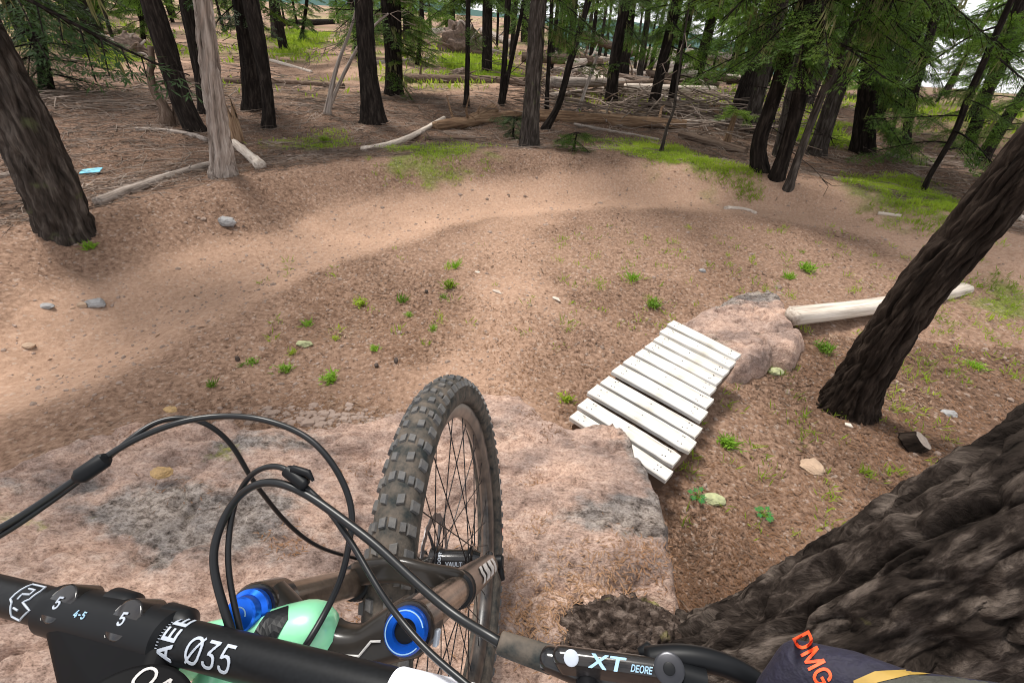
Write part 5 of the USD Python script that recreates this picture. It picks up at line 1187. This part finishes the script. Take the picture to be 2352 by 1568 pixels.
# right brake lever
bm = [Pz(1145, 1473, .275), Pz(1158, 1478, .274), Pz(1205, 1494, .269), Pz(1262, 1513, .264), Pz(1270, 1516, .263)]
lv = part('brake_lever', hullm([Pz(1262, 1513, .262), Pz(1320, 1533, .258), Pz(1560, 1572, .245)], [.0068, .0078, .0082]), 'gloss_black', bike, smooth=40)
part('hose_boot', tube(smooth_line(bm, 16), np.r_[.0045, np.linspace(.0064, .0074, 14), .0066], 20)[:2], 'rubber', lv, smooth=True)
part('reservoir', hullm([Pz(1290, 1506, .254), Pz(1520, 1538, .243), Pz(1300, 1525, .256), Pz(1520, 1560, .245)], [.0052, .0056, .0052, .0056]), 'gloss_black', lv, smooth=40)
def facing(P, r, h, name, mat_, tilt=0.):
    n_ = unit(unit(EYE - P) + _U * tilt); part(name, tube(np.array([P - n_ * h, P, P + n_ * r * .12, P + n_ * (r * .12 + 1e-5)]), [r, r, r * .82, 0], 24, False)[:2], mat_, lv, smooth=35)
facing(Pz(1312, 1510, .2475), .0040, .003, 'bleed_bolt', 'decal_white'); facing(Pz(1537, 1535, .2355), .0076, .006, 'pivot_cap', 'steel'); facing(Pz(1537, 1535, .2338), .0030, .001, 'pivot_socket', 'satin_black')
tm = text_mesh('XT', .0064, .0005, True); v = tm.vertices - (tm.vertices.max(0) + tm.vertices.min(0)) / 2 * [1, 1, 0]; e0, e1 = Pz(1330, 1513, .247), Pz(1520, 1540, .2375); lx = unit(e1 - e0); c_ = Pz(1395, 1521, .2415); ln = unit(EYE - c_); ln = unit(ln - lx * (ln @ lx)); ly = np.cross(ln, lx)
part('lettering', frame_mesh((v * [1.6, 1, 1], tm.faces), c_, lx, unit(ly + lx * .25), ln), 'decal_blue', lv)
tm = text_mesh('DEORE', .0032, .0005, True); v = tm.vertices - (tm.vertices.max(0) + tm.vertices.min(0)) / 2 * [1, 1, 0]; part('lettering', frame_mesh((v * [.75, 1, 1], tm.faces), Pz(1474, 1536, .2385), lx, unit(ly + lx * .25), ln), 'decal_blue', lv)
part('clamp_strut', hullm([Pz(1352, 1548, .255), Pz(1345, 1640, .235)], [.006, .0075]), 'steel', lv, smooth=40)
part('barrel', tube(np.array([Pz(1565, 1552, .2385), Pz(1620, 1566, .236)]), .0062, 20)[:2], 'satin_black', lv, smooth=40)
part('lever_blade', tube(smooth_line([Pz(1490, 1515, .25), Pz(1560, 1508, .246), Pz(1650, 1522, .242), Pz(1740, 1568, .238), Pz(1800, 1640, .235)], 24), np.linspace(.0065, .0052, 24), 12)[:2], 'satin_black', lv, smooth=True)
part('adjuster', tube(np.array([Pz(1470, 1502, .256), Pz(1490, 1492, .256), Pz(1500, 1500, .255)]), [.0035, .0045, .003], 10)[:2], 'satin_black', lv, smooth=True)
part('grip', tube(np.array([Pz(1560, 1780, .215), Pz(2550, 1960, .165)]), .0150, 24)[:2], 'rubber', bike, smooth=True)

# the rider's gloved right hand
per = thing('person', 'gloved right hand with navy finger and orange lettering reaching over the brake lever', 'person', Pz(2200, 1700, .19))
J = {'w': Pz(2750, 1840, .15), 'k1': Pz(2120, 1630, .190), 'k2': Pz(2290, 1690, .178), 'k3': Pz(2440, 1760, .168), 'k4': Pz(2560, 1840, .16)}
ms = []
palm = [J['w'], J['k1'], J['k2'], J['k3'], J['k4'], J['w'] - _U * .03]
ms.append(m3.Manifold.batch_hull([m3.Manifold.sphere(r, 24).translate(tuple(map(float, p))) for p, r in zip(palm, [.026, .0135, .0135, .013, .012, .024])]))
fing = [[J['k1'], Pz(1970, 1568, .204), Pz(1845, 1534, .216), Pz(1790, 1600, .221), Pz(1785, 1690, .214)], [J['k2'], Pz(2060, 1640, .200), Pz(1950, 1660, .21), Pz(1930, 1790, .205)], [J['k3'], Pz(2250, 1720, .185), Pz(2150, 1740, .195), Pz(2130, 1880, .19)], [J['k4'], Pz(2420, 1800, .170), Pz(2330, 1820, .178), Pz(2320, 1930, .175)], [J['w'] * .5 + J['k1'] * .5 - _U * .02, Pz(2150, 1860, .18), Pz(1960, 1900, .19), Pz(1860, 1890, .195)]]
for i, ch in enumerate(fing):
    rr = [.0130, .0125, .0115, .0105, .0095] if i == 0 else [.0130, .0125, .0112, .0100]
    if i == 4: rr = [.016, .014, .0125, .011]
    ms += hull_chain(ch, rr)
hm_ = m3.Manifold.batch_boolean(ms, m3.OpType.Add).refine_to_length(.004).to_mesh(); hv_, hf_ = np.array(hm_.vert_properties[:, :3]), np.array(hm_.tri_verts)
tmh = trimesh.Trimesh(hv_, hf_); trimesh.smoothing.filter_taubin(tmh, iterations=10)
glv = part('glove', (tmh.vertices, tmh.faces), 'glove_navy', per, smooth=True)


def drape(v, f, lift=.0006):
    v = np.asarray(v); dr = v - EYE; dr /= np.linalg.norm(dr, axis=1, keepdims=True); loc, ir, _ = tmh.ray.intersects_location(np.repeat(EYE[None], len(v), 0), dr, multiple_hits=False)
    out = v.copy(); out[ir] = loc - dr[ir] * lift; return out, f


tm = text_mesh('DMG', .0080, .0004, True).subdivide(); v = tm.vertices - (tm.vertices.max(0) + tm.vertices.min(0)) / 2 * [1, 1, 0]
o = Pz(1868, 1512, .205); X_ = unit(_R * .46 - _U * .88); Y_ = unit(_R * .88 + _U * .46)
part('glove_lettering', drape(*frame_mesh((v, tm.faces), o, X_, Y_, unit(EYE - o))), 'decal_orange', glv)


def patch(px, name, mat_, lift, nsub=5):
    pm = trimesh.creation.extrude_polygon(Polygon(px), 1., engine='earcut'); k = np.abs(pm.vertices[pm.faces][:, :, 2]).max(1) < 1e-6; f = pm.faces[k]; m = trimesh.Trimesh(pm.vertices, f); m = m.subdivide_to_size(14); v = np.array([Pz(a, b, .19) for a, b, _ in m.vertices])
    v2, f2 = drape(v, m.faces, lift); ok = np.linalg.norm(v2 - v, axis=1) > 1e-9; f2 = f2[ok[f2].all(1)]; 
    if len(f2): part(name, (v2, f2), mat_, glv, smooth=True)


patch([(2000, 1570), (2080, 1535), (2200, 1540), (2360, 1600), (2360, 1740), (2120, 1740), (2020, 1640)], 'back_panel', 'sleeve_olive', .0010)
patch([(1960, 1562), (2010, 1540), (2100, 1535), (2200, 1530), (2200, 1544), (2090, 1548), (2015, 1566), (1990, 1600), (1965, 1590)], 'gold_trim', 'piping_gold', .0014)
part('sleeve', hullm([J['w'] - _U * .015, J['w'] - _F * .12 - _U * .06 + _R * .08], [.036, .045]), 'sleeve_olive', per, smooth=True)
# ---------------------------------------------------------------- ground cover and litter
rl = np.random.default_rng(99)


def scatter(n, d0, d1, b0=-56, b1=56, r=rl):
    d = np.exp(r.uniform(math.log(d0), math.log(d1), n)); b = np.radians(r.uniform(b0, b1, n)); return np.stack([d * np.sin(b), d * np.cos(b)], 1), d


def outer(P):
    d_, s_ = cdist(P, _CR); return s_ > 0


def off_rocks(P): return ~(inside(P, slab * 1.0) | inside(P, b2))
def on_ground(P): return np.c_[P, hterr(P[:, 0], P[:, 1])]


def flat_blades(P3, L, W, r=rl, tilt=.25):
    n = len(P3); a = r.uniform(0, 6.283, n); D = np.stack([np.cos(a), np.sin(a), r.normal(0, tilt * .5, n)], 1); D /= np.linalg.norm(D, axis=1, keepdims=True)
    N = np.c_[r.normal(0, tilt, n), r.normal(0, tilt, n), np.ones(n)]; return blades(P3, D, L, W, N)


P, d = scatter(150000, .8, 22); t_, g_, l_ = masks(P); keep = (rl.random(len(P)) < np.clip(l_ * 1.1 + .10 - .9 * t_ * (1 - l_), .015, 1)) & off_rocks(P); P, d = P[keep], d[keep]
n = len(P); sz = np.clip(.45 + .16 * d, .5, 2.6); P3 = on_ground(P); P3[:, 2] += rl.uniform(.002, .010, n)
big = rl.random(n) < .3
tag(part('bark_litter', flat_blades(P3, rl.uniform(.012, .034, n) * sz * (1 + .6 * big), rl.uniform(.003, .008, n) * sz * (1 + .9 * big), tilt=.4), 'litter_chip'), 'brown bark chips and dry leaves strewn over the forest floor', 'litter', kind='stuff')
P, d = scatter(120000, .75, 5.5, -35, 56); t_, g_, l_ = masks(P); keep = (rl.random(len(P)) < np.clip(l_ * 1.3 - .2 * t_, .03, 1)) & off_rocks(P); P, d = P[keep], d[keep]
n = len(P); P3 = on_ground(P); P3[:, 2] += rl.uniform(.001, .009, n)
tag(part('needle_litter', flat_blades(P3, rl.uniform(.016, .04, n), rl.uniform(.0016, .0028, n) * (.7 + .3 * d), tilt=.35), 'needle_litter'), 'reddish dry needle litter on the bare soil around the rock slab', 'litter', kind='stuff')


def twig_field(name, label, n, d0, d1, b0, b1, Lr, rr, prob, matn='twig', lift=.012):
    P, d = scatter(n, d0, d1, b0, b1); t_, g_, l_ = masks(P); k = (rl.random(len(P)) < prob(P, d, t_, g_, l_)) & off_rocks(P); P, d = P[k], d[k]; n = len(P)
    a = rl.uniform(0, 6.283, n); L = rl.uniform(*Lr, n) * np.clip(.5 + .1 * d, .6, 1.8); P0 = on_ground(P); Q = P + np.stack([np.cos(a), np.sin(a)], 1) * L[:, None]; P1 = on_ground(Q)
    P0[:, 2] += rl.uniform(.003, lift, n); P1[:, 2] += rl.uniform(.003, lift * 3, n); r0 = rl.uniform(*rr, n) * np.clip(.6 + .09 * d, .7, 1.9)
    b = np.stack([rl.normal(0, .09, n) * L, rl.normal(0, .09, n) * L, rl.uniform(0, .05, n) * L], 1)
    # side twigs
    m = rl.random(n) < .55; t = rl.uniform(.3, .8, n)[:, None]; S0 = P0 + (P1 - P0) * t + b * .8; S1 = S0 + np.stack([np.cos(a + .8), np.sin(a + .8), np.full(n, .06)], 1) * (L * .4)[:, None]
    tag(part(name, cat([many_tubes(P0, P1, r0, r0 * .5, b), many_tubes(S0[m], S1[m], r0[m] * .6, r0[m] * .25, b[m] * .4)]), matn, smooth=True), label, 'twigs', kind='stuff')


twig_field('twig_litter', 'grey and brown twigs littering the floor beyond the trail', 12000, 2.4, 13, -56, 56, (.08, .5), (.0022, .006), lambda P, d, t, g, l: l * .8 * (1 - t) * outer(P))
twig_field('slash_litter', 'pale tangled dead branches between the fallen logs in the back', 3200, 9, 40, -50, 40, (.15, .8), (.004, .009), lambda P, d, t, g, l: .75 * (fbm(np.c_[P * .3, P[:, 0] * 0], 3, 71) > .47), lift=.05)
twig_field('slash_litter', 'dense grey dead branches of the log jam right of the stout centre trunk', 320, 9.5, 19, 1, 24, (.3, 1.3), (.006, .016), lambda P, d, t, g, l: .9, lift=.16)
twig_field('twig_litter', 'fine sticks scattered on the needle covered soil at the right', 450, .9, 5, 5, 56, (.04, .16), (.001, .0026), lambda P, d, t, g, l: l * .8 * (1 - t))

P, d = scatter(16000, .9, 10); t_, g_, l_ = masks(P); k = (rl.random(len(P)) < np.where(t_ > .3, .45, .35)) & off_rocks(P); P, d = P[k], d[k]; n = len(P)
ico = trimesh.creation.icosphere(0); sc = (rl.gamma(1.4, .0022, n) + .0022) * np.clip(.6 + .2 * d, .7, 1.8); V3 = ico.vertices[None] * (sc[:, None] * np.stack([rl.uniform(.8, 1.5, n), rl.uniform(.7, 1.1, n), rl.uniform(.4, .8, n)], 1))[:, None]
a = rl.uniform(0, 6.283, n); ca, sa = np.cos(a)[:, None], np.sin(a)[:, None]; V3 = np.stack([V3[..., 0] * ca - V3[..., 1] * sa, V3[..., 0] * sa + V3[..., 1] * ca, V3[..., 2]], -1) * rl.uniform(.8, 1.2, (n, 12, 1)) + (on_ground(P) + [0, 0, .001])[:, None]
tag(part('gravel', (V3.reshape(-1, 3), (np.arange(n)[:, None, None] * 12 + ico.faces[None]).reshape(-1, 3)), 'pebble'), 'small pebbles and clods on the dirt trail', 'gravel', kind='stuff')
# gravel spill at the far foot of the slab
Pg = np.array([plane(x, y, .2)[:2] for x, y in zip(rl.normal(720, 110, 260), rl.normal(915, 16, 260))]); n = 260; sc = rl.gamma(2., .0035, n) + .003; V3 = ico.vertices[None] * (sc[:, None] * np.array([1.3, 1, .6]))[:, None] * rl.uniform(.75, 1.25, (n, 12, 1)) + (on_ground(Pg) + [0, 0, .002])[:, None]
tag(part('gravel', (V3.reshape(-1, 3), (np.arange(n)[:, None, None] * 12 + ico.faces[None]).reshape(-1, 3)), 'pebble'), 'coarse gravel spill along the far foot of the rock slab', 'gravel', kind='stuff')


def upright(P3, H, W, r=rl, lean=.45):
    n = len(P3); D = np.c_[r.normal(0, lean, n), r.normal(0, lean, n), np.ones(n)]; D /= np.linalg.norm(D, axis=1, keepdims=True); N = np.c_[r.normal(0, 1, (n, 2)), r.normal(0, .3, n)]; return blades(P3, D, H, W, N)


GL = ['bright green low cover spreading right of the centre trunk along the trail', 'yellow green grass patch on the right beyond the trail bend', 'sparse green cover by the smooth white curved log', 'bright huckleberry cover below the central root mound', 'yellow green moss patch by the left root mound', 'green cover showing between the right hand trunks', 'thin green sprouts in front of the twin dark trunks', 'green cover far behind the grey far trunk', 'green cover at the right picture edge below the trail']
for g_, lab, den in zip(GREENW, GL, [3200, 2600, 1100, 700, 450, 900, 800, 300, 1500]):
    lo, hi = g_.min(0) - .3, g_.max(0) + .3; ar = np.prod(hi - lo); n = int(min(40000, den * ar)); P = lo + rl.random((n, 2)) * (hi - lo); dd, _ = seg_dist(P, g_, True); dd = np.where(inside(P, g_), dd, -dd); nz = fbm(np.c_[P * 2.2, P[:, 0] * 0], 3, 81); nf = fbm(np.c_[P * 9, P[:, 0] * 0], 2, 82)
    k = rl.random(n) < sstep(-.25, .3, dd + (nz - .5) * 1.2) * sstep(.34, .52, nf * .6 + nz * .4); P = P[k]; n = len(P); s_ = np.clip(np.hypot(*P.T).mean() / 8, .8, 2.2)
    P3 = on_ground(P); a_ = P3.copy(); a_[:, 2] += rl.uniform(.0, .05, n) * s_
    ms = [upright(P3, rl.uniform(.03, .09, n) * s_, rl.uniform(.006, .011, n) * s_), flat_blades(a_, rl.uniform(.015, .035, n) * s_, rl.uniform(.010, .018, n) * s_, tilt=.6)]
    tag(part('green_cover', cat(ms), 'grass_leaf'), lab, 'ground cover', kind='stuff')
# far scattered green cover
P, d = scatter(26000, 9, 38); t_, g_, l_ = masks(P); k = rl.random(len(P)) < g_ * 1.3; P, d = P[k], d[k]; n = len(P); P3 = on_ground(P)
tag(part('green_cover', upright(P3, rl.uniform(.06, .16, n) * np.clip(d / 10, 1, 2), rl.uniform(.02, .05, n) * np.clip(d / 12, 1, 2)), 'grass_leaf'), 'patchy green undergrowth across the far forest floor', 'ground cover', kind='stuff')
# sparse grass inside the bend and on the right
zones = [((1280, 520), (1960, 760), 150), ((1960, 640), (2352, 900), 90), ((1560, 820), (1950, 1250), 46), ((600, 560), (1300, 800), 26), ((830, 360), (1130, 430), 50), ((1930, 480), (2300, 640), 40), ((2000, 880), (2200, 1100), 18)]
ms = []
for (x0, y0), (x1, y1), c in zones:
    for _ in range(c):
        p = G(rl.uniform(x0, x1), rl.uniform(y0, y1))
        if inside(p[None, :2], b2)[0] or inside(p[None, :2], slab)[0]: continue
        m = rl.integers(4, 14); q_ = p + np.c_[rl.normal(0, .022, (m, 2)), np.zeros(m)]; s_ = rl.uniform(.5, 1.2); ms.append(upright(q_, rl.uniform(.025, .07, m) * s_, rl.uniform(.004, .008, m), lean=.7))
tag(part('sparse_grass', cat(ms), 'grass_leaf'), 'thin yellow green grass shoots dotted over the bare soil', 'grass', kind='stuff')

TUFTS = [(1045, 614, 1.2, 'tall green tuft highest of the row inside the trail bend'), (1034, 660, 1., 'green tuft just below the highest one inside the bend'), (1018, 684, .7, 'small tuft lowest of the short column inside the bend'), (924, 694, 1.2, 'wide bright tuft left of the small standing cone'), (940, 726, .7, 'small tuft directly below the wide bright tuft'), (828, 700, .9, 'pale feathery tuft left of the wide bright tuft'), (996, 758, 1., 'round green tuft above the front tyre'),
         (762, 874, 1.5, 'largest bright green tuft close to the far edge of the rock slab'), (657, 852, 1., 'yellow green tuft left of the largest bright tuft'), (672, 812, .9, 'tuft beside the pale lichened stone near the dirt trail'), (580, 834, .8, 'right one of the pair of small tufts near the dirt trail'), (556, 840, .6, 'left one of the pair of small tufts near the dirt trail'), (708, 748, .8, 'faint pale tuft above the pale lichened stone'), (770, 780, .8, 'small tuft between the feathery tuft and the largest bright tuft'),
         (860, 804, .8, 'dark green tuft just above the dark fir cone'), (487, 886, .8, 'lone bright tuft left of the gravel spill'), (208, 572, 1.3, 'feathery yellow green tuft at the foot of the leaning left trunk'), (1300, 922, .9, 'tuft in the notch between the slab and the plank bridge'), (1452, 642, 1.2, 'yellow green tuft above the plank bridge inside the bend'), (1500, 704, .9, 'grass tuft nearest the top left corner of the plank bridge'),
         (1668, 1024, 1.2, 'spiky grass tuft just right of the near planks'), (1984, 1086, 1.1, 'spiky tuft between the two sawn stumps'), (1852, 622, 1.1, 'round green tuft above the white log ramp'), (1890, 806, 1.2, 'green tuft between the boulder and the leaning trunk'), (1808, 640, .9, 'broad low tuft above the boulder'), (745, 326, 1.3, 'green tuft on the forest floor before the small pale log'), (2240, 846, 1., 'green tuft far right of the leaning trunk')]
for i, (x, y, s_, lab) in enumerate(TUFTS):
    r_ = np.random.default_rng(400 + i); s_ = s_ * r_.uniform(.8, 1.3); p = G(x, y); m = int(46 * s_); k = np.clip(depth(p) / 3.2, .75, 1.5) * s_; q_ = p + np.c_[r_.normal(0, .016 * k, (m, 2)), np.zeros(m)]
    v1 = upright(q_, r_.uniform(.03, .075, m) * k, r_.uniform(.005, .009, m) * k, r_, .75); q2 = q_ + np.c_[r_.normal(0, .012 * k, (m, 2)), r_.uniform(.01, .045, m) * k]
    v2 = flat_blades(q2, r_.uniform(.014, .03, m) * k, r_.uniform(.007, .012, m) * k, r_, .6)
    tag(part('grass_tuft', cat([v1, v2] if i % 3 else [v1]), ('tuft_leaf', 'grass_leaf', 'tuft_leaf', 'needles_light')[i % 4] if i != 7 else 'tuft_leaf'), lab, 'plant')
for i, (x, y, lab) in enumerate([(1600, 1146, 'small bright green leafy seedling beside the pale yellow stone'), (1752, 1186, 'small leafy seedling lower right of the bright green seedling')]):
    p = G(x, y); t = thing('seedling', lab, 'plant', p); r_ = np.random.default_rng(600 + i); st_, lf = [], []
    for k in range(7):
        a = k * .9 + r_.normal(0, .2); e = p + np.array([math.cos(a), math.sin(a), .9]) * r_.uniform(.02, .038); st_.append(tube(np.array([p, p * .5 + e * .5 + [0, 0, .012], e]), .0014, 5)[:2])
        aa = np.linspace(0, 6.283, 8)[:-1] + r_.random(); D = np.stack([np.cos(aa), np.sin(aa), np.full(7, .25)], 1); D /= np.linalg.norm(D, axis=1, keepdims=True); lf.append(blades(np.repeat(e[None], 7, 0), D, r_.uniform(.011, .019, 7), r_.uniform(.005, .007, 7), np.tile([0, 0, 1.], (7, 1))))
    part('stems', cat(st_), 'tuft_leaf', t); part('leaves', cat(lf), 'herb_leaf', t)

# needles and bark crumbs lying in the hollows of the slab
P = []
for x, y, s_, c in [(812, 1062, 26, 60), (1232, 1206, 26, 70), (1225, 1102, 16, 40), (640, 1232, 40, 120), (1150, 690, 1, 0), (1230, 940, 20, 60), (1270, 985, 22, 60), (1380, 1330, 70, 700), (1300, 1420, 90, 900), (1200, 1400, 60, 300), (1480, 1290, 50, 300), (850, 1400, 60, 160), (420, 1100, 60, 50), (260, 960, 40, 60), (1120, 1300, 60, 120)]:
    for u, v_ in zip(rl.normal(x, s_, c), rl.normal(y, s_ * .6, c)): P.append(plane(u, v_, ZR)[:2])
P = np.array(P); zz = SLAB_Z(P); zz = np.maximum(zz, hterr(P[:, 0], P[:, 1])); n = len(P)
tag(part('needle_litter', flat_blades(np.c_[P, zz + rl.uniform(.001, .005, n)], rl.uniform(.010, .030, n), rl.uniform(.0014, .004, n), tilt=.35), 'needle_litter'), 'dry needles and bark crumbs gathered in hollows of the rock slab', 'litter', kind='stuff')
